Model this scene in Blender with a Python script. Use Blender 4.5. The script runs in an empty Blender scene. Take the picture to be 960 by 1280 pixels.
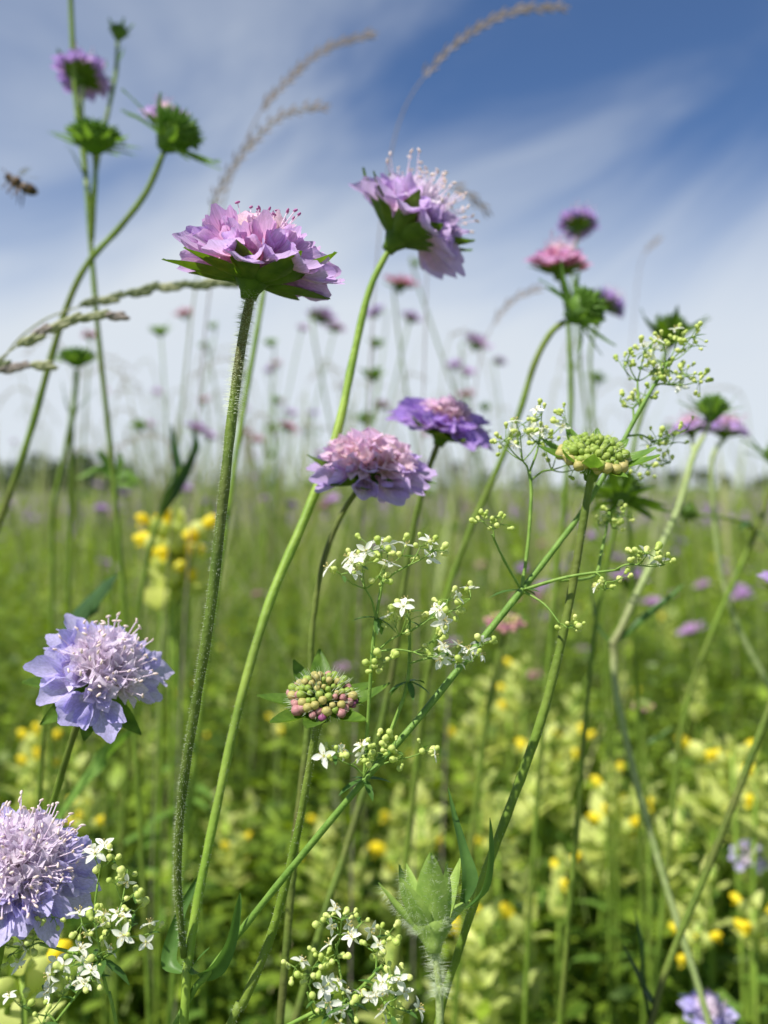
import bpy, math, random
import numpy as np
from mathutils import Vector, Matrix, Quaternion

random.seed(7)
RNG = np.random.default_rng(11)
SC = bpy.context.scene
COL = SC.collection
R = math.radians

# ------------------------------------------------------------------ camera
FPX, HORIZON, CAM_H = 1065.0, 608.0, 0.50      # focal length in pixels of a 960x1280 frame, horizon row, eye height
PITCH = math.atan((640 - HORIZON) / FPX)
cam_data = bpy.data.cameras.new('camera')
cam = bpy.data.objects.new('camera', cam_data)
COL.objects.link(cam)
cam.location = (0, 0, CAM_H)
cam.rotation_euler = (math.pi / 2 - PITCH, 0, 0)
cam_data.sensor_fit = 'VERTICAL'
cam_data.sensor_height = 36
cam_data.sensor_width = 27
cam_data.lens = 36 * FPX / 1280
cam_data.clip_start = 0.01
cam_data.clip_end = 20000
cam_data.dof.use_dof = True
cam_data.dof.focus_distance = 0.178
cam_data.dof.aperture_fstop = 10.5
SC.camera = cam
SC.render.resolution_x, SC.render.resolution_y = 768, 1024

# ------------------------------------------------------------------ light
SUN_DIR = Vector((-0.42, -0.30, 0.86)).normalized()          # towards the sun
SUN_EL = math.asin(SUN_DIR.z)
SUN_AZ = math.atan2(SUN_DIR.x, SUN_DIR.y)
world = bpy.data.worlds.new('World')
SC.world = world
world.use_nodes = True
nt = world.node_tree
nt.nodes.clear()


def nd(t, typ, **kw):
    n = t.nodes.new(typ)
    for k, v in kw.items():
        setattr(n, k, v)
    return n


def math_node(t, op, a, b=None, c=None, clamp=False):
    n = nd(t, 'ShaderNodeMath', operation=op, use_clamp=clamp)
    for i, v in enumerate((a, b, c)):
        if v is None:
            continue
        if hasattr(v, 'links'):
            t.links.new(v, n.inputs[i])
        else:
            n.inputs[i].default_value = v
    return n.outputs[0]


sky = nd(nt, 'ShaderNodeTexSky', sky_type='NISHITA')
sky.sun_disc = False
sky.sun_elevation = SUN_EL
sky.sun_rotation = SUN_AZ
sky.altitude = 2200
sky.air_density = 1.0
sky.dust_density = 0.0
sky.ozone_density = 8.5
tc = nd(nt, 'ShaderNodeTexCoord')
sepd = nd(nt, 'ShaderNodeSeparateXYZ')
nt.links.new(tc.outputs['Generated'], sepd.inputs[0])
zc = math_node(nt, 'MAXIMUM', sepd.outputs['Z'], 0.0)
# thin cloud: noise over the sky's directions, drawn out along a slant, and a bank that thickens towards the horizon
mp = nd(nt, 'ShaderNodeMapping', vector_type='TEXTURE')
mp.inputs['Rotation'].default_value = (0, R(-24), 0)
mp.inputs['Scale'].default_value = (0.62, 0.62, 0.30)
mp.inputs['Location'].default_value = (20.85, 10.65, 34.5)
nt.links.new(tc.outputs['Generated'], mp.inputs[0])
n1 = nd(nt, 'ShaderNodeTexNoise')
n1.inputs['Scale'].default_value = 1.15
n1.inputs['Detail'].default_value = 9
n1.inputs['Roughness'].default_value = 0.53
n1.inputs['Distortion'].default_value = 0.6
nt.links.new(mp.outputs[0], n1.inputs['Vector'])
veil = nd(nt, 'ShaderNodeMapRange', interpolation_type='SMOOTHSTEP')
veil.inputs['From Min'].default_value = 0.42
veil.inputs['From Max'].default_value = 0.72
nt.links.new(n1.outputs['Fac'], veil.inputs['Value'])
zw = math_node(nt, 'ADD', zc, math_node(nt, 'MULTIPLY', math_node(nt, 'SUBTRACT', n1.outputs['Fac'], 0.5), -0.45))
low = nd(nt, 'ShaderNodeMapRange', interpolation_type='SMOOTHSTEP')
low.inputs['From Min'].default_value = 0.44
low.inputs['From Max'].default_value = 0.13
nt.links.new(zw, low.inputs['Value'])
lowm = math_node(nt, 'MULTIPLY', low.outputs[0], 0.94)
veilm = math_node(nt, 'MULTIPLY', veil.outputs[0], 0.36)
inv = math_node(nt, 'MULTIPLY', math_node(nt, 'SUBTRACT', 1.0, lowm), math_node(nt, 'SUBTRACT', 1.0, veilm))
cfac = math_node(nt, 'SUBTRACT', 1.0, inv, clamp=True)
cmix = nd(nt, 'ShaderNodeMix', data_type='RGBA')
nt.links.new(cfac, cmix.inputs['Factor'])
nt.links.new(sky.outputs[0], cmix.inputs['A'])
cmix.inputs['B'].default_value = (5.95, 6.4, 6.9, 1)
bg = nd(nt, 'ShaderNodeBackground')
bg.inputs['Strength'].default_value = 0.088
nt.links.new(cmix.outputs['Result'], bg.inputs[0])
wo = nd(nt, 'ShaderNodeOutputWorld')
nt.links.new(bg.outputs[0], wo.inputs[0])

sun_data = bpy.data.lights.new('sun', 'SUN')
sun_data.energy = 5.0
sun_data.angle = R(0.53)
sun_data.color = (1.0, 0.955, 0.88)
sun = bpy.data.objects.new('sun', sun_data)
COL.objects.link(sun)
sun.rotation_euler = SUN_DIR.to_track_quat('Z', 'Y').to_euler()

SC.view_settings.view_transform = 'Standard'
SC.view_settings.look = 'None'
SC.view_settings.gamma = 1
SC.view_settings.exposure = 0.5
SC.view_settings.use_curve_mapping = False
SC.render.engine = 'CYCLES'
SC.cycles.max_bounces = 7
SC.cycles.transmission_bounces = 5
SC.cycles.diffuse_bounces = 4
SC.cycles.transparent_max_bounces = 8
SC.cycles.use_denoising = True
SC.cycles.sample_clamp_indirect = 4.0


# ------------------------------------------------------------------ helpers
def P(px, py, d):
    """A point seen at (px, py) of the 960x1280 picture, d metres in front of the camera plane."""
    x, y = (px - 480) / FPX * d, (640 - py) / FPX * d
    s, c = math.sin(PITCH), math.cos(PITCH)
    return Vector((x, y * s + d * c, CAM_H + y * c - d * s))


class MB:
    def __init__(self):
        self.v, self.f, self.m = [], [], []

    def face(self, ids, mi=0):
        self.f.append(tuple(ids))
        self.m.append(mi)

    def tube(self, pts, rad, n=8, mi=0, cap=True):
        pts = [Vector(p) for p in pts]
        k = len(pts)
        base = len(self.v)
        nrm = None
        for i, p in enumerate(pts):
            t = (pts[min(i + 1, k - 1)] - pts[max(i - 1, 0)])
            t = t.normalized() if t.length > 1e-9 else Vector((0, 0, 1))
            if nrm is None:
                nrm = t.orthogonal().normalized()
            else:
                nrm = (nrm - t * nrm.dot(t))
                nrm = nrm.normalized() if nrm.length > 1e-6 else t.orthogonal().normalized()
            b = t.cross(nrm)
            r = rad[i] if hasattr(rad, '__len__') else rad
            for j in range(n):
                a = 2 * math.pi * j / n
                self.v.append(p + (nrm * math.cos(a) + b * math.sin(a)) * r)
        for i in range(k - 1):
            for j in range(n):
                j2 = (j + 1) % n
                self.face((base + i * n + j, base + i * n + j2, base + (i + 1) * n + j2, base + (i + 1) * n + j), mi)
        if cap:
            self.face([base + j for j in reversed(range(n))], mi)
            self.face([base + (k - 1) * n + j for j in range(n)], mi)

    def lathe(self, prof, n=12, mi=0, mat=None, wob=0.0):
        """prof: (radius, z) list from bottom to top around local z."""
        mat = mat or Matrix()
        base = len(self.v)
        for (r, z) in prof:
            for j in range(n):
                a = 2 * math.pi * j / n
                rr = r * (1 + wob * math.sin(3 * a + z * 900))
                self.v.append(mat @ Vector((rr * math.cos(a), rr * math.sin(a), z)))
        for i in range(len(prof) - 1):
            for j in range(n):
                j2 = (j + 1) % n
                self.face((base + i * n + j, base + i * n + j2, base + (i + 1) * n + j2, base + (i + 1) * n + j), mi)
        self.face([base + j for j in reversed(range(n))], mi)
        self.face([base + (len(prof) - 1) * n + j for j in range(n)], mi)

    def blob(self, c, rx, ry, rz, mi=0, n=8, k=5, mat=None):
        prof = []
        for i in range(k + 1):
            a = -math.pi / 2 + math.pi * i / k
            prof.append((max(math.cos(a), 0.06), math.sin(a)))
        m = Matrix.Translation(Vector(c)) @ (mat or Matrix()) @ Matrix.Diagonal((rx, ry, rz, 1))
        self.lathe(prof, n, mi, m)

    def petal(self, mat, L, W, curl=0.3, cup=0.2, ruf=0.0, nu=4, nv=5, base=0.22, peak=0.62, tip=0.5, rnd=0.25,
              notch=0.0, mi=0, twist=0.0):
        """A curved leaf-like sheet that starts at the origin of mat and grows along its +Y, face towards +Z."""
        b0 = len(self.v)
        y = z = 0.0
        ph = random.random() * 6
        rows = []
        for i in range(nv + 1):
            s = i / nv
            if i:
                a = curl * (s - 0.5 / nv)
                y += math.cos(a) * L / nv
                z += math.sin(a) * L / nv
            if s < peak:
                q = s / peak
                w = base + (1 - base) * math.sin(q * math.pi / 2)
            else:
                q = (s - peak) / (1 - peak)
                w = 1 - (1 - tip) * q ** 2
            w *= W / 2
            a = curl * s
            for j in range(nu + 1):
                u = -1 + 2 * j / nu
                off = -rnd * L * (u * u) * s ** 3 - notch * L * (1 - min(abs(u) * 1.8, 1)) * s ** 6
                h = cup * w * u * u * 2 + ruf * L * math.sin(u * 3.1 + ph + s * 2) * s
                tw = twist * s
                self.v.append(mat @ Vector((w * u * math.cos(tw), y + off * math.cos(a) - h * math.sin(a),
                                            z + off * math.sin(a) + h * math.cos(a) + w * u * math.sin(tw))))
        for i in range(nv):
            for j in range(nu):
                q = b0 + i * (nu + 1) + j
                self.face((q, q + 1, q + nu + 2, q + nu + 1), mi)

    def ribbon(self, pts, wid, side, fold=0.25, mi=0):
        """A folded leaf along pts; side = a direction across the blade."""
        b0 = len(self.v)
        side = Vector(side)
        for i, p in enumerate(pts):
            t = (pts[min(i + 1, len(pts) - 1)] - pts[max(i - 1, 0)]).normalized()
            s = (side - t * side.dot(t)).normalized()
            nn = s.cross(t)
            w = wid[i]
            self.v += [p - s * w + nn * w * fold, p - s * w * .5 + nn * w * fold * .45, p.copy(),
                       p + s * w * .5 + nn * w * fold * .45, p + s * w + nn * w * fold]
        for i in range(len(pts) - 1):
            for j in range(4):
                q = b0 + i * 5 + j
                self.face((q, q + 1, q + 6, q + 5), mi)

    def mesh(self, name, mats, smooth=True):
        me = bpy.data.meshes.new(name)
        me.from_pydata([tuple(v) for v in self.v], [], self.f)
        for m in (mats if isinstance(mats, (list, tuple)) else [mats]):
            me.materials.append(m)
        if len(me.materials) > 1:
            me.polygons.foreach_set('material_index', self.m)
        if smooth:
            me.polygons.foreach_set('use_smooth', [True] * len(me.polygons))
        me.update()
        return me


def obj(name, me, parent=None, mat=None, kind=None):
    o = bpy.data.objects.new(name, me)
    COL.objects.link(o)
    if parent is not None:
        o.parent = parent
    if mat is not None:
        o.matrix_local = mat if isinstance(mat, Matrix) else Matrix.Translation(mat)
    if kind:
        o['kind'] = kind
    return o


def thing(name, label, cat, loc, group=None):
    o = bpy.data.objects.new(name, None)
    COL.objects.link(o)
    o.empty_display_size = 0.02
    o.location = loc
    o['label'] = label
    o['category'] = cat
    if group:
        o['group'] = group
    return o


def spline(pts, vals=None, step=5):
    """Catmull-Rom through pts; vals are carried along."""
    pts = [Vector(p) for p in pts]
    n = len(pts)
    out, ov = [], []
    for i in range(n - 1):
        p0, p1, p2, p3 = pts[max(i - 1, 0)], pts[i], pts[i + 1], pts[min(i + 2, n - 1)]
        for k in range(step):
            t = k / step
            out.append(0.5 * ((2 * p1) + (p2 - p0) * t + (2 * p0 - 5 * p1 + 4 * p2 - p3) * t * t
                              + (3 * p1 - p0 - 3 * p2 + p3) * t ** 3))
            if vals:
                ov.append(vals[i] * (1 - t) + vals[i + 1] * t)
    out.append(pts[-1])
    if vals:
        ov.append(vals[-1])
    return out, ov


def axis_matrix(loc, axis, spin=0.0):
    q = Vector(axis).normalized().to_track_quat('Z', 'Y')
    return Matrix.Translation(loc) @ q.to_matrix().to_4x4() @ Matrix.Rotation(spin, 4, 'Z')


def frame(origin, ydir, zdir):
    y = Vector(ydir).normalized()
    z = Vector(zdir)
    z = (z - y * z.dot(y)).normalized()
    x = y.cross(z)
    m = Matrix((x, y, z)).transposed().to_4x4()
    m.translation = origin
    return m


# ------------------------------------------------------------------ materials
MATS = {}


def leafy(name, c1, c2, trans=0.35, rough=0.5, scale=180.0, attr=None, obj_rand=0.0, bump=0.15, spec=0.3, tcol=None, stretch=None, flush=0.0):
    """Green matter: two tones broken by noise, a share of the light passing through."""
    if name in MATS:
        return MATS[name]
    m = bpy.data.materials.new(name)
    m.use_nodes = True
    t = m.node_tree
    t.nodes.clear()
    co = nd(t, 'ShaderNodeTexCoord')
    src = co.outputs['Object']
    if stretch:
        mpn = nd(t, 'ShaderNodeMapping')
        mpn.inputs['Scale'].default_value = stretch
        t.links.new(src, mpn.inputs[0])
        src = mpn.outputs[0]
    noi = nd(t, 'ShaderNodeTexNoise')
    noi.inputs['Scale'].default_value = scale
    noi.inputs['Detail'].default_value = 4
    t.links.new(src, noi.inputs['Vector'])
    fac = noi.outputs['Fac']
    mr = nd(t, 'ShaderNodeMapRange')
    mr.inputs['From Min'].default_value = 0.3
    mr.inputs['From Max'].default_value = 0.7
    t.links.new(fac, mr.inputs['Value'])
    fac = mr.outputs[0]
    if attr:
        at = nd(t, 'ShaderNodeAttribute', attribute_name=attr)
        fac = math_node(t, 'ADD', math_node(t, 'MULTIPLY', at.outputs['Fac'], 0.8), math_node(t, 'MULTIPLY', fac, 0.2), clamp=True)
    if obj_rand:
        oi = nd(t, 'ShaderNodeObjectInfo')
        fac = math_node(t, 'ADD', math_node(t, 'MULTIPLY', oi.outputs['Random'], obj_rand),
                        math_node(t, 'MULTIPLY', fac, 1 - obj_rand), clamp=True)
    mix = nd(t, 'ShaderNodeMix', data_type='RGBA')
    mix.inputs['A'].default_value = (*c1, 1)
    mix.inputs['B'].default_value = (*c2, 1)
    t.links.new(fac, mix.inputs['Factor'])
    col = mix.outputs['Result']
    if flush:
        n3 = nd(t, 'ShaderNodeTexNoise')
        n3.inputs['Scale'].default_value = 26
        n3.inputs['Detail'].default_value = 5
        t.links.new(co.outputs['Object'], n3.inputs['Vector'])
        m3 = nd(t, 'ShaderNodeMapRange')
        m3.inputs['From Min'].default_value = 0.48
        m3.inputs['From Max'].default_value = 0.72
        m3.inputs['To Max'].default_value = flush
        t.links.new(n3.outputs['Fac'], m3.inputs['Value'])
        mx = nd(t, 'ShaderNodeMix', data_type='RGBA')
        t.links.new(m3.outputs[0], mx.inputs['Factor'])
        t.links.new(col, mx.inputs['A'])
        mx.inputs['B'].default_value = (0.15, 0.075, 0.055, 1)
        col = mx.outputs['Result']
    pr = nd(t, 'ShaderNodeBsdfPrincipled')
    pr.inputs['Roughness'].default_value = rough
    pr.inputs['Specular IOR Level'].default_value = spec
    t.links.new(col, pr.inputs['Base Color'])
    if bump:
        bp = nd(t, 'ShaderNodeBump')
        bp.inputs['Strength'].default_value = bump
        bp.inputs['Distance'].default_value = 0.0006
        n2 = nd(t, 'ShaderNodeTexNoise')
        n2.inputs['Scale'].default_value = scale * 5
        t.links.new(src, n2.inputs['Vector'])
        t.links.new(n2.outputs['Fac'], bp.inputs['Height'])
        t.links.new(bp.outputs[0], pr.inputs['Normal'])
    out = nd(t, 'ShaderNodeOutputMaterial')
    if trans:
        tr = nd(t, 'ShaderNodeBsdfTranslucent')
        hs = nd(t, 'ShaderNodeHueSaturation')
        hs.inputs['Hue'].default_value = 0.49
        hs.inputs['Saturation'].default_value = 1.1
        hs.inputs['Value'].default_value = 1.5
        t.links.new(col, hs.inputs['Color'])
        t.links.new(hs.outputs[0], tr.inputs[0])
        ms = nd(t, 'ShaderNodeMixShader')
        ms.inputs[0].default_value = trans
        t.links.new(pr.outputs[0], ms.inputs[1])
        t.links.new(tr.outputs[0], ms.inputs[2])
        t.links.new(ms.outputs[0], out.inputs[0])
    else:
        t.links.new(pr.outputs[0], out.inputs[0])
    MATS[name] = m
    return m


def petal_mat(name, base, mid, tip, reach=0.013, trans=0.5, jitter=0.10):
    """Petal: colour runs from the floret's throat (its origin) to its rim, with fine veins."""
    if name in MATS:
        return MATS[name]
    m = bpy.data.materials.new(name)
    m.use_nodes = True
    t = m.node_tree
    t.nodes.clear()
    co = nd(t, 'ShaderNodeTexCoord')
    ln = nd(t, 'ShaderNodeVectorMath', operation='LENGTH')
    t.links.new(co.outputs['Object'], ln.inputs[0])
    noi = nd(t, 'ShaderNodeTexNoise')
    noi.inputs['Scale'].default_value = 420
    noi.inputs['Detail'].default_value = 4
    t.links.new(co.outputs['Object'], noi.inputs['Vector'])
    f0 = math_node(t, 'DIVIDE', ln.outputs['Value'], reach)
    oi = nd(t, 'ShaderNodeObjectInfo')
    f1 = math_node(t, 'ADD', f0, math_node(t, 'MULTIPLY', math_node(t, 'SUBTRACT', noi.outputs['Fac'], 0.5), 0.55))
    f2 = math_node(t, 'ADD', f1, math_node(t, 'MULTIPLY', math_node(t, 'SUBTRACT', oi.outputs['Random'], 0.5), 0.45), clamp=True)
    cr = nd(t, 'ShaderNodeValToRGB')
    e = cr.color_ramp.elements
    e[0].position, e[0].color = 0.15, (*base, 1)
    e[1].position, e[1].color = 1.0, (*tip, 1)
    k = e.new(0.6)
    k.color = (*mid, 1)
    t.links.new(f2, cr.inputs[0])
    wav = nd(t, 'ShaderNodeTexNoise')                       # veins along the petal
    mpn = nd(t, 'ShaderNodeMapping')
    mpn.inputs['Scale'].default_value = (2600, 2600, 120)
    t.links.new(co.outputs['Object'], mpn.inputs[0])
    t.links.new(mpn.outputs[0], wav.inputs['Vector'])
    wav.inputs['Scale'].default_value = 1
    hs = nd(t, 'ShaderNodeHueSaturation')
    t.links.new(math_node(t, 'ADD', math_node(t, 'MULTIPLY', wav.outputs['Fac'], 0.8), 0.6), hs.inputs['Value'])
    t.links.new(cr.outputs[0], hs.inputs['Color'])
    pr = nd(t, 'ShaderNodeBsdfPrincipled')
    pr.inputs['Roughness'].default_value = 0.55
    pr.inputs['Specular IOR Level'].default_value = 0.2
    pr.inputs['Sheen Weight'].default_value = 0.15
    t.links.new(hs.outputs[0], pr.inputs['Base Color'])
    bp = nd(t, 'ShaderNodeBump')
    bp.inputs['Strength'].default_value = 0.25
    bp.inputs['Distance'].default_value = 0.0004
    t.links.new(wav.outputs['Fac'], bp.inputs['Height'])
    t.links.new(bp.outputs[0], pr.inputs['Normal'])
    tr = nd(t, 'ShaderNodeBsdfTranslucent')
    t.links.new(hs.outputs[0], tr.inputs[0])
    ms = nd(t, 'ShaderNodeMixShader')
    ms.inputs[0].default_value = trans
    t.links.new(pr.outputs[0], ms.inputs[1])
    t.links.new(tr.outputs[0], ms.inputs[2])
    out = nd(t, 'ShaderNodeOutputMaterial')
    t.links.new(ms.outputs[0], out.inputs[0])
    MATS[name] = m
    return m


STEM = leafy('stem_green', flush=0.4, c1=(0.11, 0.19, 0.018), c2=(0.22, 0.33, 0.045), trans=0.15, scale=110, bump=0.5, rough=0.55)
STEM_D = leafy('stem_dark_green', flush=0.6, c1=(0.075, 0.125, 0.018), c2=(0.16, 0.23, 0.035), trans=0.08, scale=110, bump=0.6, rough=0.6)
STEM_L = leafy('stem_light_green', flush=0.25, c1=(0.18, 0.32, 0.035), c2=(0.33, 0.47, 0.07), trans=0.2, scale=110, bump=0.4)
STEM_P = leafy('stem_pale', flush=0.45, c1=(0.30, 0.40, 0.13), c2=(0.44, 0.52, 0.22), trans=0.15, scale=400, bump=0.4)
BRACT = leafy('bract_green', (0.060, 0.130, 0.016), (0.14, 0.25, 0.03), trans=0.36, scale=350, rough=0.5)
BRACT_L = leafy('bract_light', (0.10, 0.21, 0.03), (0.20, 0.34, 0.06), trans=0.38, scale=300, rough=0.5)
HAIRY = leafy('bract_downy', (0.20, 0.33, 0.06), (0.34, 0.47, 0.11), trans=0.28, scale=300, rough=0.7)
LEAF = leafy('leaf_green', (0.055, 0.13, 0.026), (0.11, 0.22, 0.045), trans=0.33, scale=120, rough=0.42)
LEAF_D = leafy('leaf_dark', (0.030, 0.075, 0.022), (0.055, 0.12, 0.030), trans=0.22, scale=120, rough=0.42)
HAIR = leafy('hair', (0.62, 0.68, 0.52), (0.75, 0.78, 0.66), trans=0.4, scale=50, bump=0)
GBUD = leafy('bedstraw_bud_green', (0.42, 0.55, 0.10), (0.72, 0.76, 0.30), trans=0.25, scale=300, obj_rand=0.75, rough=0.45)
GPET = leafy('bedstraw_white', (0.76, 0.78, 0.66), (0.84, 0.84, 0.78), trans=0.35, scale=300, bump=0, rough=0.5)
GSTEM = leafy('bedstraw_stem', (0.16, 0.29, 0.045), (0.27, 0.42, 0.08), trans=0.15, scale=500, bump=0.3)
GSTEM_D = leafy('bedstraw_stem_main', (0.12, 0.24, 0.035), (0.20, 0.34, 0.06), trans=0.1, scale=500, bump=0.3)
POLLEN = leafy('pollen', (0.60, 0.50, 0.16), (0.66, 0.56, 0.25), trans=0.1, scale=300, bump=0)
ANTHER_P = leafy('anther_pink', (0.55, 0.22, 0.38), (0.45, 0.15, 0.40), trans=0.2, scale=300, bump=0)
ANTHER_W = leafy('anther_pale', (0.78, 0.62, 0.55), (0.80, 0.70, 0.66), trans=0.2, scale=300, bump=0)
FILAM = leafy('filament', (0.78, 0.66, 0.76), (0.82, 0.76, 0.82), trans=0.4, scale=300, bump=0)
YELLOW = leafy('rattle_yellow', (0.82, 0.68, 0.015), (0.90, 0.82, 0.06), trans=0.35, scale=150, obj_rand=0.5, rough=0.45)
PALE = leafy('rattle_pale', (0.40, 0.51, 0.11), (0.70, 0.73, 0.27), trans=0.40, scale=120, obj_rand=0.5, rough=0.5)
STRAW = leafy('straw', (0.24, 0.20, 0.17), (0.42, 0.36, 0.32), trans=0.25, scale=500, obj_rand=0.3)
STRAW_G = leafy('straw_green', (0.26, 0.30, 0.14), (0.46, 0.46, 0.26), trans=0.25, scale=500, obj_rand=0.5)
GRASS = leafy('grass', (0.050, 0.108, 0.007), (0.32, 0.43, 0.050), trans=0.42, scale=30, attr='tint', rough=0.42, bump=0)
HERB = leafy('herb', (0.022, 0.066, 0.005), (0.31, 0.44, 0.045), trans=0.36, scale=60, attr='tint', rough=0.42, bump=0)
DRY = leafy('dry_grass', (0.19, 0.27, 0.045), (0.42, 0.39, 0.20), trans=0.3, scale=40, attr='tint', bump=0)
SPECK = leafy('far_speck', (0.42, 0.27, 0.46), (0.62, 0.44, 0.66), trans=0.4, scale=40, attr='tint', bump=0)
EAR_D = leafy('ear_green', (0.12, 0.16, 0.06), (0.22, 0.25, 0.11), trans=0.15, scale=400)
BARK = leafy('bark', (0.06, 0.05, 0.035), (0.10, 0.08, 0.06), trans=0, scale=8, bump=0.5)
CROWN = leafy('tree_leaves', (0.030, 0.060, 0.020), (0.060, 0.105, 0.030), trans=0.25, scale=0.8, bump=0)

PET_A = petal_mat('petal_pink_lilac', (0.80, 0.42, 0.58), (0.76, 0.48, 0.74), (0.68, 0.49, 0.84))
PET_B = petal_mat('petal_lilac', (0.80, 0.56, 0.78), (0.70, 0.52, 0.82), (0.62, 0.46, 0.84))
PET_C = petal_mat('petal_blue_lilac', (0.78, 0.70, 0.88), (0.66, 0.60, 0.90), (0.57, 0.52, 0.88))
PET_D = petal_mat('petal_purple', (0.74, 0.48, 0.76), (0.58, 0.38, 0.78), (0.48, 0.32, 0.76))
PET_E = petal_mat('petal_rose', (0.80, 0.42, 0.52), (0.76, 0.40, 0.60), (0.68, 0.40, 0.68))
INN_W = petal_mat('inner_pale', (0.90, 0.82, 0.82), (0.89, 0.80, 0.87), (0.82, 0.73, 0.90), reach=0.011)
INN_P = petal_mat('inner_pink', (0.88, 0.70, 0.62), (0.88, 0.68, 0.72), (0.80, 0.58, 0.80), reach=0.011)


# ------------------------------------------------------------------ scabious parts
def outer_floret(mats, length=0.0135, wide=1.0, nu=4, nv=5, seed=0, curl=(-.4, .4), flare=0):
    """One enlarged rim floret: funnel tube and four unequal lobes; +Z along the tube, +Y outwards."""
    random.seed(seed)
    mb = MB()
    tl = length * 0.40
    mb.tube([(0, 0, 0), (0, 0.0001, tl * .5), (0, 0.0004, tl)], [length * .035, length * .055, length * .105], n=7, cap=False)
    for az, ll, ww, ph in ((90, .66, .54, 20), (22, .54, .44, 26), (158, .54, .44, 26), (270, .30, .28, 16)):
        a = R(az + random.uniform(-9, 9))
        rad = Vector((math.cos(a), math.sin(a), 0))
        p = R(ph + flare + random.uniform(-8, 10))
        yd = Vector((0, 0, 1)) * math.cos(p) + rad * math.sin(p)
        o = Vector((0, 0.0004, tl * .93)) + rad * length * .085
        mb.petal(frame(o, yd, -rad), length * ll * random.uniform(.9, 1.1), length * ww * wide * random.uniform(.9, 1.12),
                 curl=random.uniform(*curl), cup=random.uniform(0.05, .35), ruf=random.uniform(.015, .05), nu=nu, nv=nv,
                 base=.42, peak=.62, tip=.55, rnd=.20, notch=random.choice((0, 0, .08)))
    return mb.mesh('outer_floret', mats)


def inner_floret(mats, length=0.0095, stamens=3, nu=2, nv=3, seed=0, long=1.0):
    """A small centre floret with its stamens; materials: petal, filament, anther."""
    random.seed(seed)
    mb = MB()
    tl = length * 0.58
    mb.tube([(0, 0, 0), (0, 0, tl * .6), (0, 0, tl)], [length * .03, length * .06, length * .13], n=6, cap=False)
    for az in (90, 10, 170, 270):
        a = R(az + random.uniform(-14, 14))
        rad = Vector((math.cos(a), math.sin(a), 0))
        p = R(random.uniform(22, 46))
        yd = Vector((0, 0, 1)) * math.cos(p) + rad * math.sin(p)
        mb.petal(frame(Vector((0, 0, tl * .95)) + rad * length * .1, yd, -rad), length * random.uniform(.42, .58),
                 length * random.uniform(.28, .38), curl=random.uniform(-.6, .3), cup=.25, ruf=.03, nu=nu, nv=nv, base=.5, tip=.55)
    for i in range(stamens):
        a = random.uniform(0, 6.28)
        sp = random.uniform(.06, .22) * length
        top = Vector((math.cos(a) * sp, math.sin(a) * sp, length * random.uniform(1.15, 1.5) * long))
        mid = Vector((top.x * .25, top.y * .25, length * .75))
        mb.tube([(0, 0, tl), mid, top], [.00016, .00015, .00012], n=4, mi=1, cap=False)
        d = Vector((random.uniform(-1, 1), random.uniform(-1, 1), random.uniform(.2, 1))).normalized()
        q = d.to_track_quat('Z', 'Y').to_matrix().to_4x4()
        mb.blob(top, .00030, .00030, .00068, mi=2, n=6, k=4, mat=q)
    return mb.mesh('inner_floret', mats)


def bract_mesh(mats, L=0.013, W=0.0052, curl=0.5, nu=4, nv=6, seed=0):
    random.seed(seed)
    mb = MB()
    mb.petal(Matrix(), L, W, curl=curl, cup=.22, ruf=.02, nu=nu, nv=nv, base=.62, peak=.32, tip=.06, rnd=-.02)
    return mb.mesh('bract', mats)


def receptacle_mesh(mats, r=0.0046, h=0.0045, neck=0.0016):
    mb = MB()
    mb.lathe([(neck, -h * 1.15), (neck * 1.25, -h * .8), (r * .72, -h * .35), (r, 0), (r * .9, h * .45), (r * .55, h * .85), (r * .12, h)], n=12)
    return mb.mesh('receptacle', mats)


FLORET_CACHE = {}


STYLE = {'cup': ((.1, .95), 6, .92), 'open': ((-.35, .35), 6, .88), 'ragged': ((-.7, .5), 4, .8)}


def floret_set(pet, inn, anth, detail, st=2, style='open'):
    key = (pet.name, inn.name, anth.name, detail, st, style)
    if key not in FLORET_CACHE:
        hi = detail == 'hi'
        cl, fl, wd = STYLE[style]
        FLORET_CACHE[key] = (
            [outer_floret(pet, nu=4 if hi else 2, nv=5 if hi else 3, seed=100 + i, curl=cl, flare=fl, wide=wd) for i in range(7 if hi else 3)],
            [outer_floret(pet, length=.0112, wide=wd * .9, nu=3 if hi else 2, nv=4 if hi else 3, seed=200 + i, curl=cl, flare=fl - 4) for i in range(5 if hi else 2)],
            [inner_floret([inn, FILAM, anth], stamens=st + (i % 2 if st else 0), nu=2, nv=3 if hi else 2, seed=300 + i, long={'cup': .86, 'open': 1.05, 'ragged': .95}[style]) for i in range(6 if hi else 2)])
    return FLORET_CACHE[key]


BR = {m.name: [bract_mesh(m, curl=c, seed=i) for i, c in enumerate((.25, .5, .75))] for m in (BRACT, BRACT_L, HAIRY)}
BR_LONG = {m.name: [bract_mesh(m, L=.02, W=.0048, curl=c, seed=i) for i, c in enumerate((.2, -.3, .6))] for m in (BRACT, BRACT_L, HAIRY)}
REC = {m.name: receptacle_mesh(m) for m in (BRACT, BRACT_L, HAIRY)}


def place(theta, phi, rbase, zbase, tilt=0.0):
    """Local frame of a floret on a head: theta from the head's axis, phi round it."""
    rad = Vector((math.cos(phi), math.sin(phi), 0))
    d = rad * math.sin(theta) + Vector((0, 0, 1)) * math.cos(theta)
    yv = rad * math.cos(theta) - Vector((0, 0, 1)) * math.sin(theta)
    o = rad * rbase + Vector((0, 0, zbase))
    x = yv.cross(d)
    m = Matrix((x, yv, d)).transposed().to_4x4()
    m.translation = o
    return m @ Matrix.Rotation(tilt, 4, 'Z')


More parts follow.
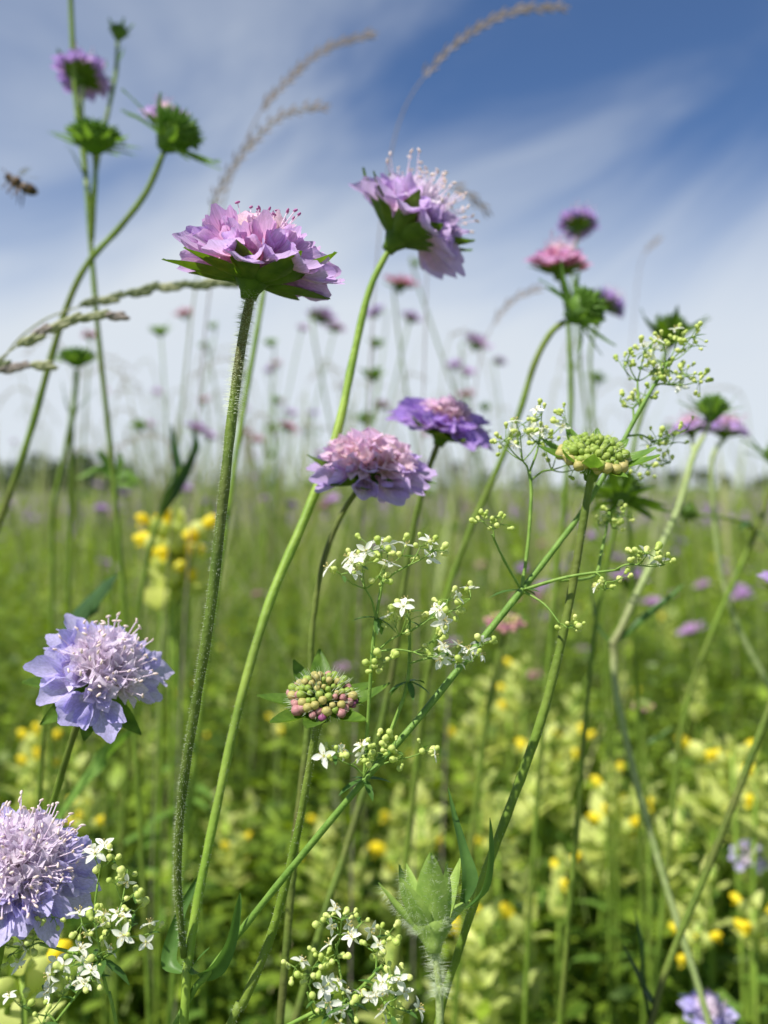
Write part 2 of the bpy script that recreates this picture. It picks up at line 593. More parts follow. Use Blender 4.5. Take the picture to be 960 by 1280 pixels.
def add_bracts(head, n, theta, brmat, rng, scale=1.0, long=False, r0=0.0034, z0=-0.0016, spread=8):
    src = (BR_LONG if long else BR)[brmat.name]
    for i in range(n):
        phi = 2 * math.pi * (i + rng.uniform(-.25, .25)) / n
        th = R(theta + rng.uniform(-spread, spread))
        rad = Vector((math.cos(phi), math.sin(phi), 0))
        d = rad * math.sin(th) + Vector((0, 0, 1)) * math.cos(th)
        zz = -rad * math.cos(th) + Vector((0, 0, 1)) * math.sin(th)
        m = frame(rad * r0 + Vector((0, 0, z0)), d, zz)
        s = scale * rng.uniform(.85, 1.15)
        obj('bract', rng.choice(src), head, m @ Matrix.Diagonal((s, s, s, 1)))


def flower_head(root, loc, axis, dia, pet, inn, anth, detail='hi', spin=0.0, n_out=12, t_out=62, n_in=22, gap=None, bracts=10,
                b_theta=80, brmat=None, seed=1, label=None, mid=11, b_scale=1.0, st=2, style='open', t_mid=20, t_in=22, dome=0.0, big_mid=1.0, squash=1.0, big_out=1.0):
    """Scabious flower head: receptacle > florets in three ranks, bracts."""
    rng = random.Random(seed)
    brmat = brmat or BRACT
    k = dia / 0.035
    m = axis_matrix(loc - root.location, axis, spin) @ Matrix.Diagonal((k, k, k * squash, 1))
    head = obj('flower_head', REC[brmat.name], root, m)
    if label:
        head['label'] = label
    outs, mids, inns = floret_set(pet, inn, anth, detail, st, style)
    for i in range(n_out):
        phi = 2 * math.pi * (i + rng.uniform(-.22, .22)) / n_out
        if gap and gap[0] < math.degrees(phi) % 360 < gap[1]:
            continue
        s = rng.uniform(.88, 1.12) * big_out
        obj('floret', rng.choice(outs), head, place(R(t_out + rng.uniform(-9, 11)), phi, .0038, .0012, rng.uniform(-.35, .35)) @ Matrix.Diagonal((s, s, s, 1)))
    for i in range(mid):
        phi = 2 * math.pi * (i + .5 + rng.uniform(-.25, .25)) / mid
        if gap and gap[0] + 10 < math.degrees(phi) % 360 < gap[1] - 10:
            continue
        s = rng.uniform(.85, 1.1) * big_mid
        obj('floret', rng.choice(mids), head, place(R(t_out - t_mid + rng.uniform(-9, 9)), phi, .0034, .0026 + dome * .5, rng.uniform(-.5, .5)) @ Matrix.Diagonal((s, s, s, 1)))
    for i in range(n_in):
        th = math.sqrt((i + .5) / n_in) * R(t_out - t_in)
        phi = i * 2.39996 + rng.uniform(-.2, .2)
        s = rng.uniform(.85, 1.12)
        obj('floret', rng.choice(inns), head, place(th, phi, .0036 * math.sin(th) * 1.1, .0042 * math.cos(th) + dome, rng.uniform(-3, 3)) @ Matrix.Diagonal((s, s, s, 1)))
    if bracts:
        add_bracts(head, bracts, b_theta, brmat, rng, scale=b_scale)
    return head


def bud_mesh(mat, seed=0):
    random.seed(seed)
    mb = MB()
    mb.lathe([(.0004, 0), (.0008, .0010), (.00125, .0018), (.00142, .0026), (.00128, .0033), (.0008, .0038), (.0002, .0040)], n=8, wob=.07)
    return mb.mesh('bud', mat)


BUD_G = leafy('scabious_bud_green', (0.24, 0.36, 0.05), (0.44, 0.52, 0.13), trans=0.2, scale=400, obj_rand=.5)
BUD_Y = leafy('scabious_bud_buff', (0.44, 0.40, 0.12), (0.58, 0.50, 0.22), trans=0.2, scale=400, obj_rand=.5)
BUD_R = leafy('scabious_bud_rose', (0.46, 0.20, 0.22), (0.60, 0.36, 0.30), trans=0.2, scale=400, obj_rand=.6)
BUD_V = leafy('scabious_bud_wine', (0.26, 0.07, 0.16), (0.40, 0.12, 0.28), trans=0.2, scale=400, obj_rand=.6)
BUDS = {m.name: bud_mesh(m, i) for i, m in enumerate((BUD_G, BUD_Y, BUD_R, BUD_V))}


def bud_head(root, loc, axis, dia, pick, n=60, brmat=None, seed=1, bracts=9, b_theta=82, b_scale=1.0, long=False, tmax=88, grow=.5, flat=.8, bsz=.94):
    """A head whose florets are still closed buds."""
    rng = random.Random(seed)
    brmat = brmat or BRACT
    k = dia / 0.019
    head = obj('flower_head', REC[brmat.name], root, axis_matrix(loc - root.location, axis, rng.uniform(0, 6)) @ Matrix.Diagonal((k, k, k, 1)))
    n = int(n * 1.45)
    for i in range(n):
        f = (i + .5) / n
        th = math.sqrt(f) * R(tmax) + rng.uniform(-.03, .03)
        phi = i * 2.39996 + rng.uniform(-.06, .06)
        s = (.62 + grow * f) * bsz
        s *= rng.uniform(.78, 1.2)
        mt = place(th, phi, .0055 * math.sin(th), .0046 * math.cos(th) * flat, 0)
        obj('bud', BUDS[pick(f, rng).name], head, mt @ Matrix.Rotation(rng.uniform(-.22, .22), 4, 'X') @ Matrix.Diagonal((s, s, s * rng.uniform(.9, 1.15), 1)))
    cb = MB()                                              # calyx bristles standing between the buds
    for i in range(220):
        th = math.sqrt(rng.random()) * R(tmax + 8)
        m = place(th, rng.uniform(0, 6.283), .0056 * math.sin(th), .0046 * math.cos(th) * flat, 0)
        a = m @ Vector((0, 0, .001))
        b = m @ Vector((rng.uniform(-.0005, .0005), rng.uniform(-.0003, .0006), rng.uniform(.0028, .0042)))
        cb.tube([a, b], [.00010, .00002], n=3, cap=False)
    obj('bristles', cb.mesh('bristles', HAIR), head, None, 'stuff')
    add_bracts(head, bracts, b_theta, brmat, rng, scale=b_scale, long=long)
    return head


# spent head: a green cushion of calyces and long bracts
def cushion_mesh(mats, seed=0):
    random.seed(seed)
    mb = MB()
    mb.lathe([(.0018, -.006), (.004, -.0035), (.0068, .0), (.0074, .003), (.0058, .0065), (.003, .0085), (.0004, .0092)], n=12)
    for i in range(70):
        th = math.sqrt((i + .5) / 70) * R(96)
        phi = i * 2.39996
        m = place(th, phi, .0068 * math.sin(th), .0035 + .005 * math.cos(th), 0)
        L = random.uniform(.0022, .004)
        mb.tube([m @ Vector((0, 0, 0)), m @ Vector((0, 0, L * .5)), m @ Vector((random.uniform(-.0006, .0006), 0, L))],
                [.0011, .0008, .0001], n=4, cap=False)
    return mb.mesh('cushion', mats)


CUSH = {m.name: cushion_mesh(m, 5) for m in (BRACT, BRACT_L)}


def spent_head(root, loc, axis, dia, brmat=None, seed=1, bracts=10, b_theta=62, b_scale=1.0, tuft=None, long=True, spread=16, flat=1.0):
    rng = random.Random(seed)
    brmat = brmat or BRACT_L
    k = dia / 0.020
    head = obj('flower_head', CUSH[brmat.name], root, axis_matrix(loc - root.location, axis, rng.uniform(0, 6)) @ Matrix.Diagonal((k, k, k * flat, 1)))
    add_bracts(head, bracts, b_theta, BRACT if brmat is BRACT else BRACT_L, rng, scale=b_scale, long=long, r0=.0045, z0=-.0022, spread=spread)
    if tuft:
        inns = floret_set(PET_B, INN_P, ANTHER_P, 'lo')[2]
        for i in range(tuft):
            th = rng.uniform(0, .7)
            obj('floret', rng.choice(inns), head, place(th, rng.uniform(0, 6.28), .004 * math.sin(th), .006, 0))
    return head


# ------------------------------------------------------------------ stems and leaves
def to_ground(pts, vals, drift=0.25):
    """Carry a stem on from its last given point down to the soil."""
    p, q = pts[-1], pts[-2]
    t = (p - q).normalized()
    if t.z > -.25:
        t = Vector((t.x, t.y, -.6)).normalized()
    out, ov = list(pts), list(vals)
    z = p.z
    n = 4
    for i in range(1, n + 1):
        s = i / n
        zz = z * (1 - s)
        run = (z - zz) / max(-t.z, .3)
        ease = drift + (1 - drift) * (1 - s) ** 1.2
        out.append(Vector((p.x + t.x * run * ease, p.y + t.y * run * ease, zz - (.004 if i == n else 0))))
        ov.append(vals[-1] * (1 + .1 * s))
    return out, ov


WSC = 0.67      # the listed stalk widths include the blur round their edges


def stem_path(pts, ground=True, step=5, drift=0.25):
    """pts: (px, py, depth, width in px) from the head downwards."""
    ps = [P(a, b, d) for a, b, d, w in pts]
    rs = [w * WSC * d / FPX / 2 for a, b, d, w in pts]
    if ground:
        ps, rs = to_ground(ps, rs, drift)
    return spline(ps, rs, step)


def stem_mesh(path, radii, origin, mat, n=8, flare=0.0):
    mb = MB()
    ph = (path[0].x * 997) % 6.28
    rr = [r * (1 + .05 * math.sin(i * 1.7 + ph) + .03 * math.sin(i * 4.1)) for i, r in enumerate(radii)]
    if flare:
        rr[0] *= 1 + flare
        rr[1] *= 1 + flare * .4
    mb.tube([p - origin for p in path], rr, n=n)
    return mb.mesh('stem', mat)


def hairs(root, path, radii, origin, count, i0, i1, length, seed=1, droop=.2, thick=.000045, parent=None):
    rng = random.Random(seed)
    mb = MB()
    for _ in range(count):
        f = rng.uniform(i0, i1)
        i = min(int(f), len(path) - 2)
        p = path[i].lerp(path[i + 1], f - i)
        r = radii[i]
        t = (path[i + 1] - path[i]).normalized()
        s = t.orthogonal().normalized()
        a = rng.uniform(0, 6.283)
        d = (Quaternion(t, a) @ s)
        d2 = (d + t * rng.uniform(-.1, .1) + t * droop).normalized()
        L = length * rng.uniform(.5, 1.25)
        b = p + d * r * .9 - origin
        tip = b + d2 * L
        e1 = d2.orthogonal().normalized() * thick
        e2 = d2.cross(e1)
        k = len(mb.v)
        mb.v += [b + e1, b - e1 * .5 + e2 * .87, b - e1 * .5 - e2 * .87, tip]
        mb.face((k, k + 1, k + 3))
        mb.face((k + 1, k + 2, k + 3))
        mb.face((k + 2, k, k + 3))
    return obj('hairs', mb.mesh('hairs', HAIR, smooth=False), parent or root, None, 'stuff')


def leaf_part(root, pts, mat, side=(1, 0, 0), fold=.3, name='leaf', profile=None):
    """pts: (px, py, depth, half-width px) along the leaf."""
    ps = [P(a, b, d) for a, b, d, w in pts]
    ws = [w * d / FPX for a, b, d, w in pts]
    pp, ww = spline(ps, ws, 5)
    mb = MB()
    mb.ribbon([p - root.location for p in pp], ww, side, fold)
    return obj(name, mb.mesh(name, mat), root)


def plant(name, label, cat, stems, group=None, mat=STEM, n=8):
    """stems: list of (pts, ground?, material). The first runs to the soil and gives the root."""
    path, rad = stem_path(stems[0][0], True)
    origin = Vector((path[-1].x, path[-1].y, 0))
    root = thing(name, label, cat, origin, group)
    root_paths = []
    for i, s in enumerate(stems):
        pts, ground = s[0], s[1]
        m = s[2] if len(s) > 2 else mat
        path, rad = stem_path(pts, ground)
        obj('stem', stem_mesh(path, rad, origin, m, n), root)
        root_paths.append((path, rad))
    return root, root_paths


# ------------------------------------------------------------------ setting: ground, grass, herbs
def ground_material():
    m = bpy.data.materials.new('meadow_ground')
    m.use_nodes = True
    t = m.node_tree
    t.nodes.clear()
    co = nd(t, 'ShaderNodeTexCoord')
    n1 = nd(t, 'ShaderNodeTexNoise')
    n1.inputs['Scale'].default_value = 0.35
    n1.inputs['Detail'].default_value = 9
    n1.inputs['Roughness'].default_value = .65
    t.links.new(co.outputs['Object'], n1.inputs['Vector'])
    cr = nd(t, 'ShaderNodeValToRGB')
    e = cr.color_ramp.elements
    e[0].position, e[0].color = .32, (.045, .075, .018, 1)
    e[1].position, e[1].color = .68, (.150, .180, .055, 1)
    k = e.new(.5)
    k.color = (.085, .125, .030, 1)
    t.links.new(n1.outputs['Fac'], cr.inputs[0])
    pr = nd(t, 'ShaderNodeBsdfPrincipled')
    pr.inputs['Roughness'].default_value = .9
    t.links.new(cr.outputs[0], pr.inputs['Base Color'])
    bp = nd(t, 'ShaderNodeBump')
    bp.inputs['Strength'].default_value = .6
    bp.inputs['Distance'].default_value = .05
    t.links.new(n1.outputs['Fac'], bp.inputs['Height'])
    t.links.new(bp.outputs[0], pr.inputs['Normal'])
    out = nd(t, 'ShaderNodeOutputMaterial')
    t.links.new(pr.outputs[0], out.inputs[0])
    return m


g = MB()
ring = [0.0, 2, 8, 30, 100, 300, 1000, 3000, 9000]
seg = 48
for r in ring[1:]:
    for j in range(seg):
        a = 2 * math.pi * j / seg
        g.v.append(Vector((r * math.cos(a), r * math.sin(a), 0)))
g.face(list(range(seg)))
for i in range(len(ring) - 2):
    for j in range(seg):
        g.face((i * seg + j, (i + 1) * seg + j, (i + 1) * seg + (j + 1) % seg, i * seg + (j + 1) % seg))
obj('ground', g.mesh('ground', ground_material()), kind='structure')


def strips(name, base, direc, length, width, bend, side, prof, tint, mat, label, cat):
    """Many bent blades as one mesh: numpy arrays, one row each."""
    N, Lv = len(base), len(prof)
    s = np.linspace(0, 1, Lv)
    c = base[:, None, :] + direc[:, None, :] * (length[:, None] * s[None, :])[:, :, None] + bend[:, None, :] * (s[None, :, None] ** 2)
    hw = (width[:, None] * np.array(prof)[None, :] * .5)[:, :, None] * side[:, None, :]
    V = np.stack([c - hw, c + hw], axis=2).reshape(-1, 3)
    V[:, 2] = np.maximum(V[:, 2], -0.003)
    b = (np.arange(N) * Lv * 2)[:, None] + (np.arange(Lv - 1) * 2)[None, :]
    Fq = np.stack([b, b + 1, b + 3, b + 2], axis=2).reshape(-1, 4)
    me = bpy.data.meshes.new(name)
    me.vertices.add(len(V))
    me.vertices.foreach_set('co', V.ravel().astype(np.float32))
    me.loops.add(Fq.size)
    me.loops.foreach_set('vertex_index', Fq.ravel().astype(np.int32))
    me.polygons.add(len(Fq))
    me.polygons.foreach_set('loop_start', np.arange(0, Fq.size, 4, dtype=np.int32))
    me.polygons.foreach_set('use_smooth', np.ones(len(Fq), dtype=bool))
    me.update(calc_edges=True)
    at = me.attributes.new('tint', 'FLOAT', 'POINT')
    at.data.foreach_set('value', np.repeat(tint, Lv * 2).astype(np.float32))
    me.materials.append(mat)
    o = obj(name, me, kind='stuff')
    o['label'] = label
    o['category'] = cat
    return o


def unit(a):
    return a / np.maximum(np.linalg.norm(a, axis=1, keepdims=True), 1e-9)


def wedge(n, d0, d1, spread=.80, pad=.30, power=1.0):
    """Random soil positions in front of the camera, even per area for power 1."""
    u = RNG.random(n)
    d = np.sqrt(d0 ** 2 + u * (d1 ** 2 - d0 ** 2)) if power == 1 else d0 * (d1 / d0) ** u
    x = (RNG.random(n) * 2 - 1) * (spread * d + pad)
    return np.stack([x, d, np.zeros(n)], axis=1)


GP = [.75, 1, .95, .75, .42, .04]


def grass(name, pos, hmin, hmax, wmin, wmax, label, lean=.45, prof=GP, tmin=0.0, tmax=1.0):
    n = len(pos)
    h = RNG.uniform(hmin, hmax, n) if not hasattr(hmax, '__len__') else hmax * RNG.uniform(hmin, 1, n)
    a = RNG.uniform(0, 2 * np.pi, n)
    out = np.stack([np.cos(a), np.sin(a), np.zeros(n)], 1)
    tilt = RNG.uniform(0.02, .28, n)[:, None]
    direc = unit(out * tilt + np.array([0, 0, 1.0]))
    bend = out * (h * RNG.uniform(.05, lean, n))[:, None] - np.array([0, 0, 1.0]) * (h * RNG.uniform(0, .2, n))[:, None]
    a2 = a + np.pi / 2 + RNG.uniform(-.7, .7, n)
    side = np.stack([np.cos(a2), np.sin(a2), np.zeros(n)], 1)
    tint = np.clip(RNG.uniform(tmin, tmax, n), 0, 1)
    return strips(name, pos, direc, h, RNG.uniform(wmin, wmax, n), bend, side, prof, tint, GRASS, label, 'grass')


pos = wedge(11500, .30, 2.2)
lim = np.clip(.12 + pos[:, 1] * .24, .14, .34)
grass('meadow_grass', pos, .55, lim, .0018, .0050, 'bent green grass blades filling the meadow between the flower stems')
pos = wedge(32000, 2.0, 9.0)
grass('meadow_grass', pos, .5, np.full(len(pos), .34), .005, .013, 'thick green meadow grass a few steps beyond the scabious', lean=1.1, tmin=.25)
pos = wedge(30000, 8.0, 60.0, spread=.9, power=2)
grass('meadow_grass', pos, .5, np.full(len(pos), .36), .02, .05, 'far green meadow grass running out to the tree line', lean=1.0, tmin=.25)


def herbs(name, n, d0, d1, hlo, hhi, leaf, label, per=12, power=1):
    base = wedge(n, d0, d1, power=power)
    lim = np.clip(.10 + base[:, 1] * .24, .12, hhi)
    h = np.maximum(RNG.uniform(hlo, hhi, n), .1)
    h = np.minimum(h, lim)
    a = RNG.uniform(0, 2 * np.pi, n)
    lean = np.stack([np.cos(a), np.sin(a), np.zeros(n)], 1) * (h * RNG.uniform(.05, .4, n))[:, None]
    up = np.array([0, 0, 1.0])
    # leaves
    s = np.tile(np.linspace(.18, 1.0, per), (n, 1)) + RNG.uniform(-.03, .03, (n, per))
    c = base[:, None, :] + up * (h[:, None] * s)[:, :, None] + lean[:, None, :] * (s ** 2)[:, :, None]
    la = a[:, None] + np.arange(per)[None, :] * np.pi * .97 + RNG.uniform(-.5, .5, (n, per)) + (np.arange(per)[None, :] // 2) * 1.4
    el = RNG.uniform(-.15, .75, (n, per))
    dr = np.stack([np.cos(la) * np.cos(el), np.sin(la) * np.cos(el), np.sin(el)], 2).reshape(-1, 3)
    c = c.reshape(-1, 3)
    L = (RNG.uniform(.6, 1.3, (n, per)) * leaf * (1.15 - .45 * s)).ravel()
    bend = -up * (L * RNG.uniform(0, .35, len(L)))[:, None]
    side = unit(np.cross(dr, np.tile(up, (len(dr), 1))) + RNG.normal(0, .35, (len(dr), 3)))
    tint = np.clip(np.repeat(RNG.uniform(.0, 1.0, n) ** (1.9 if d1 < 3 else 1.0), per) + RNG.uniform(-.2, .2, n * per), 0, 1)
    # stems join the same mesh
    sb = base
    sd = unit(np.tile(up, (n, 1)))
    allb = np.concatenate([c, sb])
    alld = np.concatenate([dr, sd])
    alll = np.concatenate([L, h])
    allw = np.concatenate([L * RNG.uniform(.28, .62, len(L)), np.full(n, .0022)])
    allbend = np.concatenate([bend, lean])
    alls = np.concatenate([side, unit(np.stack([-np.sin(a), np.cos(a), np.zeros(n)], 1))])
    allt = np.concatenate([tint, RNG.uniform(.2, .7, n)])
    return strips(name, allb, alld, alll, allw, allbend, alls, [.25, .85, 1, .7, .08], allt, HERB, label, 'herbs')


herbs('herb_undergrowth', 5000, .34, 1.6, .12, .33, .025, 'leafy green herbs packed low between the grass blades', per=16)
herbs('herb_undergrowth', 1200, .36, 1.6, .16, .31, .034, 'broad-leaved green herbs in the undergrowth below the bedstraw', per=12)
herbs('herb_undergrowth', 12000, 1.5, 8.0, .20, .37, .040, 'leafy green herbs in the meadow beyond the scabious', per=10)
pos = wedge(1300, .9, 6.0)
grass('tall_grass', pos, .66, np.full(len(pos), .62), .0010, .0026, 'tall thin grass blades rising over the sky line', lean=.35, tmin=.2, tmax=.9)
pos = wedge(800, .55, 2.4)
grass('tall_grass', pos, .6, np.full(len(pos), .40), .0012, .0034, 'slender green blades crossing at all angles through the nearer meadow', lean=1.3, tmin=.35)
n = 420
pos = wedge(n, .38, 1.7)
hh = np.clip(.10 + pos[:, 1] * .26, .14, .36) * RNG.uniform(.7, 1.1, n)
aa = RNG.uniform(0, 2 * np.pi, n)
out = np.stack([np.cos(aa), np.sin(aa), np.zeros(n)], 1)
strips('dry_grass', pos, unit(out * RNG.uniform(.1, 1.1, n)[:, None] + np.array([0, 0, 1.0])), hh, RNG.uniform(.0012, .003, n), out * (hh * RNG.uniform(.05, .5, n))[:, None],
       unit(np.stack([-np.sin(aa), np.cos(aa), np.zeros(n)], 1)), [.8, 1, .9, .8, .6, .1], RNG.uniform(.5, 1, n), DRY, 'stray dry straw blades slanting through the green undergrowth', 'grass')
n = 850
pos = wedge(n, .8, 3.6)
pos[: n // 2, 0] = (RNG.normal(-.10, .16, n // 2)) * pos[: n // 2, 1]
hh = RNG.uniform(.42, .68, n)
aa = RNG.uniform(0, 2 * np.pi, n)
out = np.stack([np.cos(aa), np.sin(aa), np.zeros(n)], 1)
strips('sky_line_grass', pos, unit(out * RNG.uniform(0, .25, n)[:, None] + np.array([0, 0, 1.0])), hh, RNG.uniform(.004, .009, n), out * (hh * RNG.uniform(.02, .3, n))[:, None],
       unit(np.stack([-np.sin(aa), np.cos(aa), np.zeros(n)], 1)), [.2, .2, .18, .16, .16, .15, .15, .6, 1, .5, .1], RNG.uniform(0, .8, n), DRY, 'tangle of thin blurred flowering grasses standing over the sky line', 'grass')
n = 1300
pos = wedge(n, 4.0, 40.0, power=2)
hh = RNG.uniform(.30, .43, n)
aa = RNG.uniform(0, 2 * np.pi, n)
out = np.stack([np.cos(aa), np.sin(aa), np.zeros(n)], 1)
strips('far_scabious', pos, unit(out * .1 + np.array([0, 0, 1.0])), hh, RNG.uniform(.025, .045, n), out * .03,
       np.tile(np.array([1.0, 0, 0]), (n, 1)), [.05, .05, .05, .05, .05, .05, .05, .05, .05, .9, 1, .6], RNG.uniform(0, 1, n), SPECK, 'countless lilac scabious specks over the distant meadow', 'flowers')
n = 2600
pos = wedge(n, 1.3, 16.0)
hh = RNG.uniform(.28, .44, n)
aa = RNG.uniform(0, 2 * np.pi, n)
out = np.stack([np.cos(aa), np.sin(aa), np.zeros(n)], 1)
strips('dry_grass_heads', pos, unit(out * .08 + np.array([0, 0, 1.0])), hh, RNG.uniform(.005, .012, n), out * (hh * RNG.uniform(.05, .3, n))[:, None],
       unit(np.stack([-np.sin(aa), np.cos(aa), np.zeros(n)], 1)), [.1, .1, .12, .25, 1, .75, .1], RNG.uniform(0, 1, n), DRY, 'straw-brown grass seed heads misting over the far meadow', 'grass')


# ------------------------------------------------------------------ setting: tree line
def tree_meshes(seed, h, w, trunk_h):
    rng = random.Random(seed)
    tm = MB()
    tm.tube([(0, 0, -.3), (0.05 * h * .3, 0, trunk_h * .6), (.02, .03, h * .7)], [h * .032, h * .024, h * .008], n=7)
    for i in range(6):
        a = rng.uniform(0, 6.28)
        z0 = rng.uniform(trunk_h * .6, h * .6)
        tm.tube([(0, 0, z0), (math.cos(a) * w * .2, math.sin(a) * w * .2, z0 + h * .12), (math.cos(a) * w * .38, math.sin(a) * w * .38, z0 + h * .2)],
                [h * .012, h * .008, h * .003], n=5)
    cm = MB()
    clumps = []
    for i in range(26):
        a = rng.uniform(0, 6.28)
        z = rng.uniform(trunk_h, h * .93)
        q = (z - trunk_h) / (h - trunk_h)
        rr = w * .5 * math.sin(math.pi * (.18 + .75 * q)) * rng.uniform(.25, 1.0)
        clumps.append((Vector((math.cos(a) * rr, math.sin(a) * rr, z)), w * rng.uniform(.10, .2)))
    for c, r in clumps:
        for k in range(34):
            v = Vector((rng.gauss(0, 1), rng.gauss(0, 1), rng.gauss(0, .8))).normalized() * r * rng.uniform(.5, 1.05)
            p = c + v
            s = w * rng.uniform(.035, .065)
            e1 = Vector((rng.gauss(0, 1), rng.gauss(0, 1), rng.gauss(0, 1))).normalized()
            e2 = e1.orthogonal().normalized()
            b = len(cm.v)
            cm.v += [p - e1 * s, p + e2 * s * .6, p + e1 * s, p - e2 * s * .6]
            cm.face((b, b + 1, b + 2, b + 3))
    return tm.mesh('trunk', BARK), cm.mesh('crown', CROWN)


TREES = [tree_meshes(1, 9, 8, 1.6), tree_meshes(2, 7, 9, .7), tree_meshes(3, 11, 7, 1.8), tree_meshes(4, 5, 8, .3)]
tree_spots = [(72, 60, 3, .42), (100, 64, 1, .42), (130, 58, 3, .33), (20, 62, 3, .42), (45, 75, 1, .40)]
for px, d, v, s in tree_spots:
    p = P(px, 618, d)
    t = thing('hedge_tree', 'dark round hedge tree at the meadow edge beyond the blurred green stems', 'tree', (p.x, p.y, 0), 'dark hedge at the meadow edge')
    for nme, me in zip(('trunk', 'crown'), TREES[v]):
        o = obj(nme, me, t)
        o.scale = (s, s, s)
        o.rotation_euler.z = px
for i in range(64):
    px = -140 + i * 19.5 + random.uniform(-12, 12)
    d = random.uniform(150, 260)
    p = P(px, 618, d)
    t = thing('far_tree', 'small dark tree in the distant tree line along the horizon', 'tree', (p.x, p.y, 0), 'distant tree line')
    s = random.uniform(.4, .8) * (.62 if px > 160 else 1.0)
    for nme, me in zip(('trunk', 'crown'), random.choice(TREES)):
        o = obj(nme, me, t)
        o.scale = (s * 1.25, s * 1.25, s)
        o.rotation_euler.z = px

# ------------------------------------------------------------------ the scabious in the foreground
# plant with the two tall heads
root, paths = plant('scabious_plant', 'tall two-headed scabious with a hairy dark stem and pink lilac flowers against the sky', 'flower',
    [([(490, 306, .246, 11), (462, 362, .244, 13), (441, 450, .240, 15), (420, 545, .232, 17), (380, 650, .222, 18), (338, 750, .212, 18),
       (302, 870, .203, 17), (275, 990, .196, 17), (248, 1120, .190, 17), (236, 1200, .187, 18), (229, 1290, .184, 18)], True, STEM_L),
     ([(315, 362, .186, 17), (302, 430, .184, 18), (290, 520, .181, 19), (277, 640, .178, 20), (262, 770, .177, 20), (243, 890, .178, 18),
       (227, 1000, .181, 16), (222, 1100, .184, 15), (230, 1196, .1865, 12)], False, STEM_D)])
hairs(root, paths[1][0], paths[1][1], root.location, 1500, 0, 10, .0017, 3, parent=None, thick=.00004)
hairs(root, paths[1][0], paths[1][1], root.location, 2200, 6, 39, .0006, 4, droop=.1, thick=.000035)
hairs(root, paths[0][0], paths[0][1], root.location, 700, 22, 48, .0005, 5, droop=.1, thick=.00003)
flower_head(root, P(316, 345, .186), (.20, -.02, .97), .0368, PET_A, INN_P, ANTHER_P, seed=3, t_out=68, n_out=15, bracts=9, b_theta=86,
            spin=.4, n_in=14, mid=16, b_scale=1.15, style='cup', st=1, t_mid=22, t_in=34, dome=.0, big_mid=1.12, squash=.95, big_out=1.08, label='cup-shaped pink lilac head on the dark hairy stem')
flower_head(root, P(500, 293, .246), (.62, -.04, .78), .041, PET_B, INN_W, ANTHER_W, seed=9, t_out=66, n_out=12, bracts=9, b_theta=66,
            spin=1.0, n_in=46, mid=13, b_scale=1.15, st=1, t_in=18, t_mid=24, label='tilted pale lilac head bristling with stamens')
leaf_part(root, [(236, 1205, .187, 3), (250, 1216, .185, 12), (272, 1207, .182, 11), (289, 1175, .180, 7), (297, 1135, .179, 4.5), (300, 1116, .179, .6)], LEAF, side=(.9, .45, -.7), fold=.5)
leaf_part(root, [(228, 1215, .187, 3), (213, 1205, .189, 10), (214, 1180, .191, 9), (226, 1140, .193, 6), (242, 1108, .195, 4), (252, 1090, .196, .6)], LEAF, side=(.9, .4, .5), fold=.45)
leaf_part(root, [(241, 1206, .187, 2), (252, 1192, .186, 4), (262, 1184, .186, .5)], LEAF, side=(.3, 1, .2), fold=.4)

# pink lilac domed head left of centre
root, paths = plant('scabious_plant', 'scabious with a domed head of pale pink centre beside white bedstraw', 'flower',
    [([(447, 612, .228, 10), (421, 655, .227, 11), (401, 715, .226, 11), (390, 790, .225, 11), (388, 850, .224, 11), (383, 930, .222, 14),
       (374, 1010, .220, 15), (366, 1090, .218, 15)], True, STEM_D)])
flower_head(root, P(462, 592, .228), (.14, -.36, .90), .036, PET_B, INN_P, ANTHER_P, seed=14, t_out=80, n_out=11, bracts=9, b_theta=92,
            spin=.2, n_in=52, mid=8, b_scale=1.0, st=0, style='cup', t_in=18, squash=.80)
# purple head behind it
root, paths = plant('scabious_plant', 'purple scabious turned sideways just behind the pale pink domed head', 'flower',
    [([(547, 556, .268, 11), (535, 590, .268, 11), (519, 650, .27, 11), (505, 730, .272, 11), (492, 830, .272, 12), (468, 940, .27, 13),
       (430, 1070, .262, 14), (395, 1180, .255, 14)], True, STEM_D)])
flower_head(root, P(553, 541, .268), (.30, -.22, .92), .0345, PET_D, INN_P, ANTHER_P, seed=21, t_out=66, n_out=14, bracts=9, b_theta=84,
            spin=.1, n_in=24, mid=13, st=0, squash=.85)
# ragged blue lilac head on the left
root, paths = plant('scabious_plant', 'ragged blue lilac scabious with gaps between its florets low in the grass', 'flower',
    [([(112, 866, .205, 12), (95, 910, .208, 13), (72, 985, .215, 13), (45, 1090, .225, 13)], True, STEM)])
flower_head(root, P(122, 852, .203), (.46, -.52, .70), .034, PET_C, INN_W, ANTHER_W, seed=31, t_out=64, n_out=11, bracts=8, b_theta=100,
            spin=.5, n_in=38, mid=9, st=1, style='ragged', t_in=10, gap=(235, 268))
# large blue lilac head, lower left
root, paths = plant('scabious_plant', 'large blue lilac scabious with a pale pincushion centre of stamens above the bedstraw', 'flower',
    [([(14, 1110, .180, 14), (2, 1180, .184, 14), (-12, 1280, .19, 15)], True, STEM)])
flower_head(root, P(20, 1098, .179), (.22, -.40, .89), .0335, PET_C, INN_W, ANTHER_W, seed=44, t_out=72, n_out=17, bracts=8, b_theta=108,
            spin=.3, n_in=84, mid=15, st=1, style='ragged', t_in=6)

# rosy bud head in the middle
def rosy(f, rng):
    if f > .72:
        return rng.choice((BUD_R, BUD_V, BUD_R, BUD_Y))
    return rng.choice((BUD_G, BUD_Y, BUD_Y, BUD_G, BUD_R)) if f > .35 else rng.choice((BUD_G, BUD_Y))


